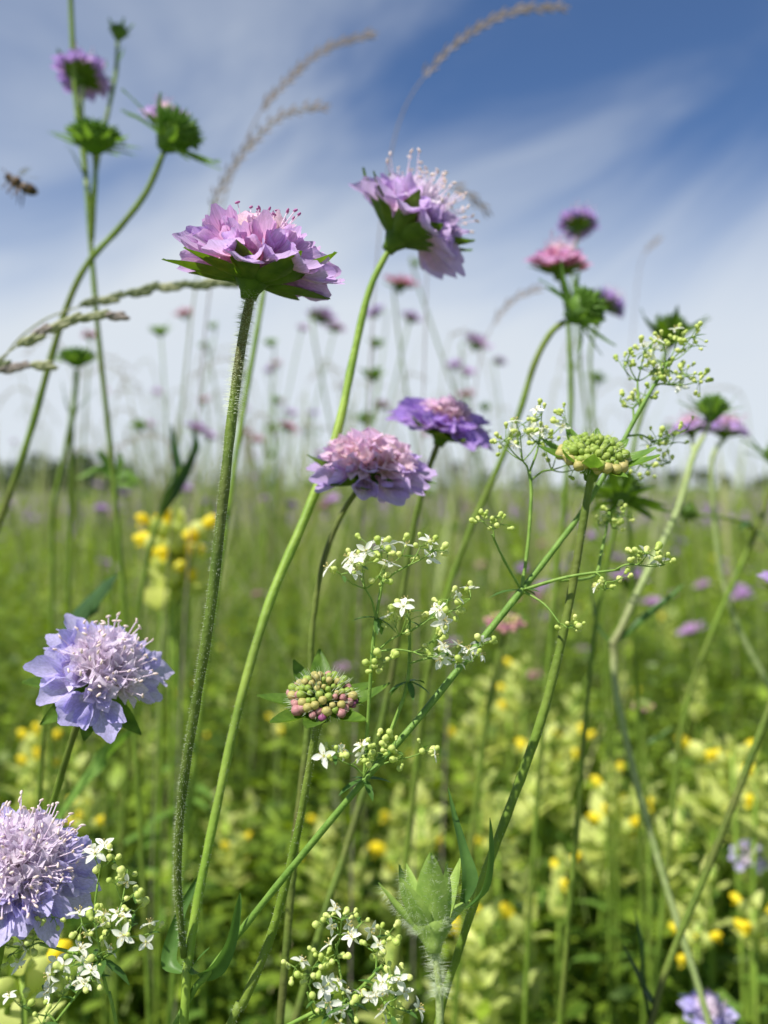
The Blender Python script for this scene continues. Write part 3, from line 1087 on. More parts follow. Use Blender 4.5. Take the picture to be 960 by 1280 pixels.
root, paths = plant('scabious_plant', 'scabious with a rounded head of rosy and green closed buds below the white bedstraw', 'flower',
    [([(402, 890, .1805, 15), (391, 935, .181, 14), (376, 1020, .182, 14), (358, 1100, .183, 16), (335, 1180, .184, 17), (302, 1258, .184, 17), (276, 1310, .184, 17)], True, STEM)])
hairs(root, paths[0][0], paths[0][1], root.location, 600, 0, 32, .0005, 6, droop=.1, thick=.00003)
bud_head(root, P(404, 876, .180), (.03, -.30, .95), .0168, rosy, n=66, seed=4, bracts=8, b_theta=84, b_scale=1.05, grow=.42, flat=.95, bsz=.80)

# green button on the right
def button(f, rng):
    if f > .74:
        return BUD_Y
    return BUD_G


root, paths = plant('scabious_plant', 'scabious with a flat green button head of tight buds before the pale sky', 'flower',
    [([(741, 584, .196, 13), (731, 640, .196, 15), (716, 730, .195, 16), (700, 810, .194, 17), (678, 895, .193, 18), (650, 975, .192, 18), (622, 1050, .191, 17),
       (596, 1120, .192, 16), (570, 1200, .195, 15), (545, 1290, .198, 15)], True, STEM)])
hairs(root, paths[0][0], paths[0][1], root.location, 500, 0, 40, .0004, 7, droop=.1, thick=.00003)
bud_head(root, P(742, 575, .196), (.04, -.42, .90), .0182, button, n=92, bsz=.82, brmat=BRACT_L, seed=5, bracts=10, b_theta=76, b_scale=.9, tmax=84, grow=.48, flat=.8)

# downy unopened head near the lower edge
root, paths = plant('scabious_plant', 'downy unopened scabious bud of pointed green bracts on a hairy stalk', 'flower',
    [([(539, 1166, .166, 13), (545, 1200, .165, 14), (549, 1240, .164, 14), (550, 1300, .163, 14)], True, STEM_P)])
hairs(root, paths[0][0], paths[0][1], root.location, 800, 0, 14, .0021, 8, droop=0, thick=.000026)
rngb = random.Random(3)
head = obj('flower_head', REC[HAIRY.name], root, axis_matrix(P(540, 1160, .167) - root.location, (-.04, .55, .83), .4) @ Matrix.Diagonal((.86, .86, .86, 1)))
big = [bract_mesh(HAIRY, L=.0180, W=.0076, curl=c, seed=i, nv=8) for i, c in enumerate((.35, -.1, .6))]
bract_dirs = [(8, 22), (64, 30), (122, 24), (182, 30), (243, 24), (300, 34), (30, 52), (205, 56), (268, 46), (335, 48)]
hm = MB()
for i, (ph, th) in enumerate(bract_dirs):
    phi, th = R(ph), R(th)
    rad = Vector((math.cos(phi), math.sin(phi), 0))
    d = rad * math.sin(th) + Vector((0, 0, 1)) * math.cos(th)
    zz = -rad * math.cos(th) + Vector((0, 0, 1)) * math.sin(th)
    s = rngb.uniform(.75, 1.0)
    m = frame(rad * .0032 + Vector((0, 0, -.001)), d, zz) @ Matrix.Diagonal((s, s, s, 1))
    obj('bract', big[i % 3], head, m)
    for _ in range(150):                                   # down on the outer face and the margins
        q = rngb.random() ** 1.3
        w = .0038 * (1 - q) ** .7
        u = rngb.uniform(-1, 1)
        y = .0172 * q
        cz = (.35, -.1, .6)[i % 3]
        b = m @ Vector((w * u, y * (1 - .08 * cz * q), y * q * cz * .48 - .0001))
        d2 = (m.to_3x3() @ Vector((u * .8 + rngb.gauss(0, .3), .35 + rngb.gauss(0, .3), -.75 + rngb.gauss(0, .2)))).normalized()
        e1 = d2.orthogonal().normalized() * .000024
        e2 = d2.cross(e1)
        k = len(hm.v)
        hm.v += [b + e1, b - e1 * .5 + e2 * .87, b - e1 * .5 - e2 * .87, b + d2 * rngb.uniform(.0009, .0024)]
        hm.face((k, k + 1, k + 3))
        hm.face((k + 1, k + 2, k + 3))
        hm.face((k + 2, k, k + 3))
obj('hairs', hm.mesh('hairs', HAIR, smooth=False), head, None, 'stuff')
leaf_part(root, [(578, 1128, .172, 4), (586, 1098, .173, 11), (579, 1062, .175, 6), (568, 1020, .177, 3.5), (560, 985, .178, .5)], LEAF, side=(1, .2, 0), fold=.5, name='bract')
leaf_part(root, [(582, 1134, .170, 4), (602, 1112, .169, 10), (611, 1075, .168, 7), (612, 1040, .168, 4), (612, 1022, .168, .5)], LEAF, side=(.7, .8, 0), fold=.5, name='bract')


# ------------------------------------------------------------------ white bedstraw
def bed_flower(seed):
    random.seed(seed)
    mb = MB()
    for i in range(4):
        a = R(90 * i + random.uniform(-7, 7))
        rad = Vector((math.cos(a), math.sin(a), random.uniform(-.12, .3)))
        mb.petal(frame(rad * .0002, rad, (0, 0, 1)), .0024, .0013, curl=random.uniform(-.6, .25), cup=.25, nu=2, nv=4, base=.5, peak=.45, tip=.12, rnd=0)
    for i in range(4):
        a = R(90 * i + 45)
        q = Vector((math.cos(a) * .0007, math.sin(a) * .0007, .0011))
        mb.tube([(0, 0, .0001), q], [.00007, .00005], n=3, mi=1, cap=False)
        mb.blob(q, .00016, .00016, .00018, mi=1, n=4, k=3)
    mb.blob((0, 0, -.0003), .0004, .0004, .0006, mi=2, n=6, k=4)
    return mb.mesh('bedstraw_flower', [GPET, POLLEN, GBUD])


def bed_bud(seed):
    random.seed(seed)
    mb = MB()
    mb.lathe([(.0002, -.0009), (.00055, -.0006), (.0006, -.0002), (.00052, .0), (.00085, .0005), (.00092, .0010), (.0007, .0015), (.0002, .0018)], n=8, wob=.05)
    return mb.mesh('bedstraw_bud', GBUD)


BF = [bed_flower(i) for i in range(5)]
BB = [bed_bud(i) for i in range(3)]
gl = MB()
gl.petal(Matrix(), .006, .0016, curl=-.5, cup=.15, nu=2, nv=4, base=.5, peak=.5, tip=.1, rnd=0)
GLEAF = gl.mesh('bedstraw_leaf', LEAF)


def cluster(root, start, cx, cy, d, rpx, nf, nb, rng, wpx=4.0, spokes=4, up=.5, ry=None, bs=.85, more=1.4):
    nb = int(nb * more + .5)
    """A spray of flowers and buds: start (px,py,d) is where it leaves its stem."""
    s0 = P(*start)
    c = P(cx, cy, d)
    rr = rpx * d / FPX
    ryy = (ry or rpx) * d / FPX
    mb = MB()
    o = root.location
    w = wpx * .72 * d / FPX / 2
    hub = s0.lerp(c, .62)
    mid = s0.lerp(hub, .5) + Vector((rng.uniform(-.1, .1) * rr, rng.uniform(-.1, .1) * rr, .12 * rr))
    pth, pr = spline([s0, mid, hub], [w, w * .9, w * .75], 4)
    mb.tube([p - o for p in pth], pr, n=6)
    tips = ['f'] * nf + ['b'] * nb
    rng.shuffle(tips)
    subs = []
    for k in range(spokes):
        a = 2 * math.pi * (k + rng.uniform(-.3, .3)) / spokes
        e = rng.uniform(-.35, .9)
        v = Vector((math.cos(a) * rr, math.sin(a) * rr * .8, e * ryy)) * rng.uniform(.55, .85)
        sc = c + v
        m2 = hub.lerp(sc, .5) - Vector((0, 0, .08 * rr))
        pth, pr = spline([hub, m2, sc], [w * .7, w * .55, w * .45], 3)
        mb.tube([p - o for p in pth], pr, n=5)
        subs.append(sc)
        if rng.random() < .8:
            dd = Vector((rng.gauss(0, 1), rng.gauss(0, 1), rng.uniform(-.2, .6))).normalized()
            ls = rng.uniform(.35, .75)
            obj('leaf', GLEAF, root, frame(hub.lerp(sc, .9) - o, dd, (0, 0, 1)) @ Matrix.Diagonal((ls, ls, ls, 1)))
    for i, tp in enumerate(tips):
        sc = subs[i % spokes]
        v = Vector((rng.gauss(0, 1), rng.gauss(0, 1), rng.gauss(.25, .8))).normalized()
        L = rng.uniform(.28, .62) * rr
        L = max(L, .0022)
        tip = sc + v * L
        mb.tube([sc - o, sc.lerp(tip, .5) + Vector((0, 0, .06 * L)) - o, tip - o], [w * .42, w * .32, w * .3], n=4, cap=False)
        ax = (v + Vector((0, 0, up)) + Vector((rng.gauss(0, .3), rng.gauss(0, .3) - .15, 0))).normalized()
        s = rng.uniform(.72, 1.02)
        if tp == 'f':
            obj('flower', rng.choice(BF), root, axis_matrix(tip - o, ax, rng.uniform(0, 6)) @ Matrix.Diagonal((s, s, s, 1)))
        else:
            s *= rng.uniform(.65, 1.1) * bs
            obj('bud', rng.choice(BB), root, axis_matrix(tip - o, ax, rng.uniform(0, 6)) @ Matrix.Diagonal((s, s, s, 1)))
    return obj('branch', mb.mesh('branch', GSTEM), root)


def node_leaves(root, px, py, d, n, rng, L=1.0):
    c = P(px, py, d) - root.location
    for k in range(n):
        a = 2 * math.pi * k / n + rng.uniform(-.3, .3)
        dr = Vector((math.cos(a), math.sin(a) * .8, rng.uniform(-.6, .35)))
        s = L * rng.uniform(.7, 1.2)
        obj('leaf', GLEAF, root, frame(c, dr, (0, 0, 1)) @ Matrix.Diagonal((s, s, s, 1)))


def gstem(root, pts, mat=GSTEM):
    path, rad = stem_path(pts, False)
    obj('stem', stem_mesh(path, rad, root.location, mat, 7), root)


rng = random.Random(77)
root, paths = plant('bedstraw_plant', 'sprawling white bedstraw whose square green stem slants up across the scabious stalks', 'wildflower',
    [([(838, 448, .214, 6), (800, 512, .211, 8), (768, 572, .209, 9), (730, 636, .206, 10), (690, 690, .201, 11), (652, 738, .195, 13), (590, 815, .186, 13), (520, 902, .178, 13),
       (455, 976, .174, 12), (385, 1060, .176, 13), (320, 1140, .18, 13), (262, 1215, .184, 12), (215, 1290, .19, 12)], True, GSTEM_D)])
# spray in focus, left: two stems rising from the node at (455, 976)
gstem(root, [(478, 726, .172, 6), (470, 775, .172, 7), (465, 820, .172, 7), (460, 900, .173, 7), (455, 976, .174, 7)])
gstem(root, [(512, 775, .177, 5), (510, 850, .177, 7), (494, 900, .177, 8), (472, 950, .176, 8), (455, 976, .174, 8)])
cluster(root, (470, 775, .172), 448, 712, .170, 34, 8, 10, rng, spokes=4)
cluster(root, (476, 740, .172), 482, 688, .174, 36, 5, 10, rng, spokes=4)
cluster(root, (478, 728, .172), 535, 692, .174, 16, 2, 5, rng, spokes=2)
cluster(root, (466, 806, .172), 474, 826, .170, 12, 0, 7, rng, spokes=2, wpx=3)
cluster(root, (470, 815, .172), 520, 780, .171, 34, 6, 9, rng, spokes=4)
cluster(root, (512, 790, .175), 572, 758, .173, 30, 3, 7, rng, spokes=3)
cluster(root, (511, 830, .176), 580, 822, .173, 34, 8, 6, rng, spokes=4)
cluster(root, (470, 815, .172), 545, 815, .170, 26, 5, 4, rng, spokes=3)
cluster(root, (455, 970, .174), 428, 948, .170, 30, 3, 9, rng, spokes=3, ry=18)
cluster(root, (456, 968, .174), 478, 938, .170, 28, 2, 9, rng, spokes=3, ry=20)
cluster(root, (459, 968, .174), 518, 938, .171, 22, 1, 6, rng, spokes=2, ry=18)
node_leaves(root, 455, 974, .174, 5, rng)
node_leaves(root, 511, 852, .177, 5, rng, 1.1)
node_leaves(root, 470, 772, .172, 4, rng, .9)
# whorl at (652, 738)
gstem(root, [(662, 590, .200, 6), (664, 620, .199, 7), (660, 680, .197, 7), (652, 738, .195, 7)])
gstem(root, [(615, 668, .190, 4), (630, 700, .192, 5), (652, 738, .195, 5)])
gstem(root, [(775, 712, .19, 4), (710, 721, .192, 6), (652, 738, .195, 7)])
gstem(root, [(700, 780, .188, 3), (680, 755, .191, 4), (652, 738, .195, 5)])
cluster(root, (618, 672, .190), 615, 655, .190, 16, 0, 11, rng, spokes=3, wpx=3)
cluster(root, (662, 600, .2), 648, 562, .201, 34, 3, 12, rng, bs=.78, more=1.7, spokes=5)
cluster(root, (662, 590, .2), 680, 535, .203, 34, 5, 12, rng, bs=.78, more=1.7, spokes=4)
cluster(root, (664, 600, .2), 705, 580, .205, 34, 3, 10, rng, bs=.78, more=1.7, spokes=4)
cluster(root, (770, 712, .19), 815, 702, .186, 24, 2, 9, rng, spokes=3)
cluster(root, (745, 716, .19), 765, 735, .188, 18, 1, 5, rng, spokes=2)
cluster(root, (700, 780, .188), 714, 788, .187, 11, 0, 5, rng, spokes=2, wpx=2.5)
node_leaves(root, 652, 738, .195, 6, rng, 1.1)
# branch standing up behind the button head
gstem(root, [(762, 640, .215, 5), (752, 690, .212, 6), (742, 720, .205, 6), (700, 726, .193, 5)])
cluster(root, (762, 645, .215), 764, 655, .214, 24, 0, 12, rng, bs=.78, more=1.7, spokes=4, ry=32)
# sprays at the far end, against the sky
cluster(root, (800, 512, .211), 795, 455, .214, 34, 2, 14, rng, bs=.78, more=1.7, spokes=5, ry=38)
cluster(root, (825, 470, .213), 838, 445, .215, 40, 4, 22, rng, bs=.78, more=1.7, spokes=6, ry=34)
cluster(root, (815, 486, .212), 850, 478, .214, 32, 2, 18, rng, bs=.78, more=1.7, spokes=5, ry=26)
cluster(root, (785, 545, .21), 832, 555, .217, 34, 0, 12, rng, bs=.78, more=1.7, spokes=5, ry=30)
cluster(root, (775, 562, .21), 815, 590, .22, 34, 0, 10, rng, bs=.78, more=1.7, spokes=4, ry=20)
cluster(root, (792, 526, .211), 790, 500, .213, 26, 0, 9, rng, bs=.78, more=1.7, spokes=4)

root, paths = plant('bedstraw_plant', 'white bedstraw spreading its starry flowers under the large blue lilac scabious', 'wildflower',
    [([(150, 1150, .170, 4), (148, 1185, .170, 5), (128, 1200, .171, 6), (134, 1240, .172, 7), (150, 1300, .174, 7)], True, GSTEM)])
gstem(root, [(50, 1180, .172, 5), (80, 1188, .171, 6), (128, 1200, .171, 6)])
gstem(root, [(60, 1290, .168, 4), (95, 1245, .169, 5), (128, 1204, .171, 5)])
cluster(root, (122, 1105, .174), 128, 1072, .173, 18, 3, 5, rng, spokes=3, wpx=3)
gstem(root, [(122, 1105, .174, 4), (118, 1150, .173, 4), (128, 1200, .171, 4)])
cluster(root, (149, 1160, .170), 155, 1108, .170, 24, 1, 9, rng, spokes=3)
cluster(root, (146, 1188, .170), 165, 1160, .169, 28, 6, 4, rng, spokes=4)
cluster(root, (128, 1200, .171), 120, 1165, .169, 26, 3, 10, rng, spokes=4)
cluster(root, (90, 1190, .171), 95, 1205, .169, 32, 8, 4, rng, spokes=4)
cluster(root, (60, 1182, .171), 45, 1160, .172, 34, 5, 8, rng, spokes=4)
cluster(root, (60, 1182, .172), 22, 1185, .173, 30, 4, 7, rng, spokes=4)
cluster(root, (95, 1245, .169), 102, 1232, .168, 24, 4, 4, rng, spokes=3)
cluster(root, (70, 1278, .168), 50, 1265, .168, 34, 5, 6, rng, spokes=4)
node_leaves(root, 128, 1200, .171, 5, rng, 1.2)

root, paths = plant('bedstraw_plant', 'low white bedstraw in flower beside the downy unopened scabious bud', 'wildflower',
    [([(478, 1206, .170, 5), (460, 1226, .170, 6), (430, 1252, .171, 7), (385, 1275, .172, 7), (340, 1292, .174, 7)], True, GSTEM)])
gstem(root, [(420, 1180, .174, 4), (425, 1215, .173, 5), (430, 1252, .171, 5)])
gstem(root, [(384, 1240, .169, 4), (392, 1265, .170, 4), (405, 1268, .171, 5)])
cluster(root, (420, 1185, .174), 428, 1160, .174, 34, 5, 8, rng, spokes=4)
cluster(root, (424, 1205, .173), 410, 1200, .172, 18, 1, 4, rng, spokes=2)
cluster(root, (388, 1250, .169), 385, 1220, .168, 24, 1, 10, rng, spokes=4)
cluster(root, (405, 1268, .170), 402, 1246, .167, 22, 5, 2, rng, spokes=3)
cluster(root, (470, 1215, .170), 470, 1175, .171, 30, 3, 9, rng, spokes=4)
cluster(root, (478, 1206, .170), 482, 1228, .168, 28, 6, 6, rng, spokes=4)
cluster(root, (440, 1246, .171), 432, 1262, .167, 26, 4, 3, rng, spokes=3)
cluster(root, (455, 1232, .170), 495, 1265, .168, 24, 4, 4, rng, spokes=3)
node_leaves(root, 430, 1252, .171, 5, rng, 1.1)

# ------------------------------------------------------------------ scabious and grasses out of focus behind
# upper left: cluster of stalks
root, paths = plant('scabious_plant', 'branching scabious with a purple flower and a green spent head high beside the bee', 'flower',
    [([(86, -70, .37, 9), (91, 60, .37, 10), (97, 145, .37, 10), (107, 215, .365, 10), (114, 310, .36, 10), (124, 430, .36, 10), (138, 560, .36, 10), (150, 690, .36, 10)], True, STEM),
     ([(103, 108, .375, 9), (102, 150, .372, 9), (106, 195, .367, 9), (109, 236, .363, 8)], False, STEM_P),
     ([(147, 52, .38, 7), (145, 90, .378, 8), (136, 135, .374, 8), (124, 190, .37, 8), (113, 262, .363, 7)], False, STEM),
     ([(118, 188, .355, 9), (119, 225, .356, 9), (115, 300, .36, 9)], False, STEM)])
flower_head(root, P(101, 96, .376), (.12, .40, .9), .026, PET_D, INN_P, ANTHER_P, detail='lo', seed=51, t_out=72, n_out=13, n_in=10, mid=8, b_theta=80, b_scale=1.1)
spent_head(root, P(118, 178, .355), (.05, -.08, 1), .025, seed=52, b_theta=74, b_scale=.55, bracts=12, spread=8, flat=.62)
spent_head(root, P(148, 44, .38), (.1, 0, 1), .0085, seed=53, b_theta=35, b_scale=.9, bracts=7)
spent_head(root, P(85, -80, .37), (0, 0, 1), .018, seed=54)
leaf_part(root, [(108, 226, .364, 2), (97, 205, .363, 4), (88, 188, .362, 2.5), (80, 180, .362, .4)], LEAF, side=(0, 1, .2))
leaf_part(root, [(146, 78, .378, 1.5), (152, 66, .377, 3), (155, 56, .377, .4)], LEAF, side=(0, 1, .2))

root, paths = plant('scabious_plant', 'scabious with a nodding spiky green head and fading pink tuft on a curved stalk', 'flower',
    [([(204, 192, .33, 11), (183, 240, .33, 12), (150, 284, .33, 12), (112, 326, .33, 12), (88, 372, .33, 12), (66, 440, .33, 13), (38, 540, .33, 13), (4, 640, .33, 13), (-40, 760, .33, 13)], True, STEM)])
spent_head(root, P(214, 172, .33), (.62, -.15, .62), .021, seed=55, b_theta=78, b_scale=.85, bracts=12, tuft=0, spread=22)
flower_head(root, P(205, 154, .333), (.05, -.2, 1), .021, PET_B, INN_P, ANTHER_P, detail='lo', seed=57, n_out=7, n_in=8, mid=5, bracts=5, t_out=50)

root, paths = plant('scabious_plant', 'upright scabious with a flat green head and two thin leaves at its fork', 'flower',
    [([(96, 462, .44, 10), (94, 490, .44, 10), (90, 522, .44, 11), (80, 570, .44, 9), (66, 640, .44, 9), (65, 720, .44, 9)], True, STEM),
     ([(90, 522, .44, 8), (89, 580, .445, 8), (87, 660, .45, 8), (85, 740, .45, 8)], True, STEM)])
spent_head(root, P(96, 450, .44), (0, -.05, 1), .0205, seed=58, b_theta=66, b_scale=.5, bracts=12, spread=8, flat=.6)
leaf_part(root, [(90, 524, .44, 2), (82, 505, .44, 3), (77, 475, .44, .4)], LEAF, side=(0, 1, .2))
leaf_part(root, [(91, 520, .44, 2), (104, 502, .44, 3), (122, 487, .44, .4)], LEAF, side=(0, 1, .2))

# upper right cluster
root, paths = plant('scabious_plant', 'rose pink scabious standing upright above a nodding green head', 'flower',
    [([(702, 350, .36, 9), (710, 400, .36, 9), (713, 460, .36, 10), (713, 530, .36, 10), (704, 640, .36, 10), (690, 780, .36, 10)], True, STEM)])
flower_head(root, P(698, 338, .36), (.08, -.05, 1), .0285, PET_E, INN_P, ANTHER_P, detail='lo', seed=61, t_out=58, n_out=14, n_in=16, mid=11, b_theta=84, b_scale=.9)
leaf_part(root, [(712, 395, .358, 5), (708, 370, .356, 6), (702, 345, .354, 4), (697, 318, .353, .5)], BRACT, side=(1, .2, 0))
root, paths = plant('scabious_plant', 'long curved scabious stalk with a nodding green seed head and loose bracts', 'flower',
    [([(706, 402, .315, 11), (688, 417, .315, 12), (668, 455, .315, 12), (648, 520, .315, 12), (620, 590, .315, 12), (588, 662, .315, 12), (558, 745, .315, 12), (535, 840, .315, 12), (520, 960, .315, 12)], True, STEM)])
spent_head(root, P(724, 390, .315), (.78, -.30, .45), .0175, seed=62, b_theta=86, b_scale=.95, bracts=11, spread=26)
root, paths = plant('scabious_plant', 'small dark purple scabious high above the rose pink head', 'flower',
    [([(722, 290, .5, 6), (716, 340, .5, 6), (722, 430, .5, 6), (735, 540, .5, 6)], True, STEM)])
flower_head(root, P(723, 282, .5), (.12, .32, .9), .027, PET_D, INN_P, ANTHER_P, detail='lo', seed=63, t_out=70, n_out=13, n_in=10, mid=8)
root, paths = plant('scabious_plant', 'purple scabious leaning over behind the nodding green seed head', 'flower',
    [([(752, 395, .48, 6), (738, 440, .48, 6), (742, 540, .48, 6), (748, 660, .48, 6)], True, STEM)])
flower_head(root, P(757, 382, .48), (.62, .1, .75), .024, PET_D, INN_W, ANTHER_P, detail='lo', seed=64, t_out=62, n_out=12, n_in=12, mid=8)
root, paths = plant('scabious_plant', 'dark green crown-shaped scabious head on a pale stalk above the bedstraw spray', 'flower',
    [([(836, 432, .37, 9), (818, 480, .37, 9), (797, 535, .37, 9), (785, 620, .37, 9), (790, 720, .38, 9)], True, STEM)])
spent_head(root, P(838, 420, .37), (.08, .05, 1), .0165, brmat=BRACT, seed=65, b_theta=48, b_scale=.95, bracts=9, spread=14)
root, paths = plant('scabious_plant', 'dark green scabious head with drooping bracts just below the flat green button', 'flower',
    [([(772, 640, .30, 10), (762, 690, .30, 9), (746, 770, .30, 9), (732, 900, .30, 9), (720, 1050, .30, 10), (708, 1180, .30, 10)], True, STEM)])
spent_head(root, P(777, 618, .30), (.2, .45, .75), .0155, brmat=BRACT, seed=66, b_theta=88, b_scale=.85, bracts=12, spread=22)

# right: pale forked stalk and company
root, paths = plant('scabious_plant', 'scabious with a pale forked stalk, two lilac flowers and a green head', 'flower',
    [([(880, 545, .345, 8), (866, 572, .34, 11), (846, 640, .335, 12), (803, 728, .325, 13), (774, 790, .3205, 14), (766, 805, .32, 17), (767, 818, .3195, 14), (771, 870, .315, 13), (797, 985, .31, 13), (838, 1125, .305, 13), (888, 1285, .30, 13)], True, STEM_P),
     ([(890, 522, .345, 7), (884, 535, .345, 7), (872, 562, .342, 7)], False, STEM_P),
     ([(864, 545, .35, 6), (866, 558, .345, 6), (867, 572, .34, 7)], False, STEM_P)])
flower_head(root, P(864, 540, .35), (-.25, .05, 1), .0185, PET_B, INN_P, ANTHER_P, detail='lo', seed=71, t_out=64, n_out=12, n_in=14, mid=8)
spent_head(root, P(890, 515, .345), (.1, 0, 1), .0135, seed=73, b_theta=62, b_scale=.8, bracts=9)
leaf_part(root, [(766, 806, .32, 4), (748, 788, .32, 8), (740, 760, .322, 7), (739, 730, .325, 4), (742, 706, .327, .5)], LEAF, side=(.5, 1, 0))
leaf_part(root, [(768, 804, .32, 2), (800, 775, .322, 5), (830, 752, .325, 4), (855, 730, .327, .5)], LEAF, side=(.2, .6, 1))
root, paths = plant('scabious_plant', 'lilac scabious on a kinked stalk beside the pale forked one', 'flower',
    [([(904, 550, .41, 8), (890, 575, .41, 9), (892, 640, .41, 10), (902, 720, .41, 10), (925, 790, .41, 11), (968, 872, .41, 11), (1000, 960, .41, 11)], True, STEM_P)])
flower_head(root, P(906, 542, .41), (.2, .1, 1), .024, PET_B, INN_P, ANTHER_P, detail='lo', seed=72, t_out=68, n_out=12, n_in=14, mid=9)
root, paths = plant('scabious_plant', 'dark bare scabious stalk crossing the foot of the pale forked stalk', 'flower',
    [([(1003, 760, .27, 12), (985, 820, .27, 13), (960, 890, .27, 14), (926, 980, .27, 14), (882, 1092, .27, 14), (842, 1188, .27, 14), (815, 1275, .27, 14)], True, STEM_D)])
flower_head(root, P(1006, 748, .27), (.2, -.1, 1), .03, PET_B, INN_P, ANTHER_P, detail='lo', seed=74)
leaf_part(root, [(822, 1262, .27, 4), (806, 1240, .272, 8), (795, 1215, .274, 6), (778, 1180, .276, .6)], LEAF_D, side=(.7, 1, 0))
leaf_part(root, [(812, 1275, .27, 4), (802, 1230, .272, 8), (800, 1180, .274, 7), (792, 1135, .276, .6)], LEAF_D, side=(.7, 1, 0))
root, paths = plant('scabious_plant', 'scabious stalk with a hanging closed green bud on a side shoot', 'flower',
    [([(972, 585, .39, 9), (946, 662, .39, 10), (918, 725, .39, 10), (888, 795, .39, 10), (855, 890, .39, 11), (842, 1000, .39, 10)], True, STEM),
     ([(864, 628, .388, 5), (872, 643, .388, 6), (900, 646, .388, 6), (925, 652, .389, 6), (946, 664, .39, 7)], False, STEM)])
spent_head(root, P(861, 636, .388), (-.25, -.1, -.95), .0095, seed=75, b_theta=12, b_scale=.72, bracts=9, brmat=BRACT, spread=5)
spent_head(root, P(974, 576, .39), (.2, 0, 1), .016, seed=76)
leaf_part(root, [(944, 664, .389, 3), (935, 655, .386, 7), (925, 662, .384, .5)], LEAF_D, side=(0, 1, .4))
leaf_part(root, [(947, 664, .389, 3), (958, 672, .386, 7), (968, 692, .384, .5)], LEAF_D, side=(0, 1, .4))
root, paths = plant('scabious_plant', 'thin scabious stalk with a small dull rose bud and one side leaf', 'flower',
    [([(803, 892, .45, 8), (806, 940, .45, 9), (810, 1030, .45, 8), (812, 1140, .44, 9), (814, 1270, .44, 9)], True, STEM)])
bud_head(root, P(803, 884, .45), (0, -.2, 1), .0115, rosy, n=26, seed=77, bracts=8, b_scale=.7)
leaf_part(root, [(806, 932, .45, 2), (822, 922, .45, 3), (842, 908, .45, .4)], LEAF, side=(0, .4, 1))
root, paths = plant('scabious_plant', 'dull wine-red scabious bud half hidden behind the slanting bedstraw stem', 'flower',
    [([(630, 788, .40, 10), (622, 830, .40, 12), (610, 890, .40, 12), (598, 980, .40, 12)], True, STEM)])
bud_head(root, P(630, 780, .40), (0, -.25, 1), .0185, lambda f, r: r.choice((BUD_R, BUD_V, BUD_R)) if f > .4 else BUD_Y, n=34, seed=78, bracts=9, b_scale=.7, flat=.5)
root, paths = plant('scabious_plant', 'violet scabious half sunk in the undergrowth at the foot of the pale stalk', 'flower',
    [([(884, 1276, .33, 8), (882, 1320, .33, 8), (878, 1400, .33, 8)], True, STEM)])
flower_head(root, P(884, 1270, .33), (.1, -.3, .95), .021, PET_C, INN_W, ANTHER_P, detail='lo', seed=79, t_out=66, n_out=12, n_in=14, mid=9)
root, paths = plant('scabious_plant', 'violet scabious with few ragged florets among the pale yellow rattle', 'flower',
    [([(940, 1085, .50, 7), (945, 1130, .50, 7), (950, 1220, .50, 7)], True, STEM)])
flower_head(root, P(936, 1074, .50), (-.3, -.4, .8), .024, PET_C, INN_W, ANTHER_P, detail='lo', seed=80, t_out=70, n_out=7, n_in=4, mid=4)

# light stalk behind the main one, and two blades of dark leaf on the left
root, paths = plant('scabious_plant', 'light green scabious stalk rising behind the dark hairy stem', 'flower',
    [([(336, 330, .33, 8), (327, 380, .33, 9), (317, 440, .33, 10), (303, 520, .33, 10), (285, 640, .33, 10), (262, 800, .33, 11), (240, 980, .33, 11)], True, STEM_L)])
spent_head(root, P(338, 322, .33), (.1, .1, 1), .013, seed=81, b_theta=60, b_scale=.7)


def foliage(label, leaves, mat, stem, group=None):
    root, _ = plant('leafy_plant', label, 'plant', [(stem, True, STEM)], group)
    for pts, side in leaves:
        leaf_part(root, pts, mat, side)
    return root


foliage('dark broad-leaved shoot leaning behind the ragged blue lilac scabious', [
    ([(70, 800, .30, 3), (88, 776, .30, 11), (112, 752, .30, 13), (130, 733, .30, 10), (146, 718, .30, 1)], (.5, .3, 1)),
    ([(72, 806, .30, 3), (90, 792, .30, 9), (112, 765, .30, 10), (128, 742, .31, 1)], (.3, 1, .5))], LEAF_D,
    [(70, 800, .30, 8), (58, 880, .30, 9), (50, 980, .30, 9)])
foliage('dark pointed leaves crossing the sky line left of the dark hairy stem', [
    ([(198, 648, .42, 3), (212, 620, .42, 9), (230, 590, .42, 8), (246, 562, .42, 1)], (.7, .3, .4)),
    ([(200, 645, .42, 2), (222, 598, .42, 6), (218, 560, .42, 5), (214, 530, .42, .6)], (1, .3, 0)),
    ([(226, 590, .42, 2), (245, 560, .42, 5), (240, 535, .42, .6)], (1, .3, .3))], LEAF_D,
    [(226, 585, .42, 7), (200, 645, .42, 10), (180, 720, .42, 10), (170, 820, .42, 10)])
foliage('light green whorl of leaves below the tall branching stalks', [
    ([(142, 600, .45, 2), (128, 588, .45, 6), (112, 592, .45, 5), (95, 598, .45, .5)], (0, .6, 1)),
    ([(142, 600, .45, 2), (134, 580, .45, 6), (126, 568, .45, 4), (122, 562, .45, .5)], (1, .3, 0)),
    ([(142, 602, .45, 2), (156, 590, .45, 7), (165, 596, .45, 6), (176, 606, .45, .5)], (0, .6, 1)),
    ([(142, 606, .45, 2), (158, 604, .45, 6), (170, 610, .45, .5)], (0, .6, 1)),
    ([(142, 598, .45, 2), (150, 578, .45, 5), (148, 564, .45, .5)], (1, .3, 0))], BRACT_L,
    [(142, 590, .45, 5), (143, 640, .45, 6), (140, 720, .45, 7)])
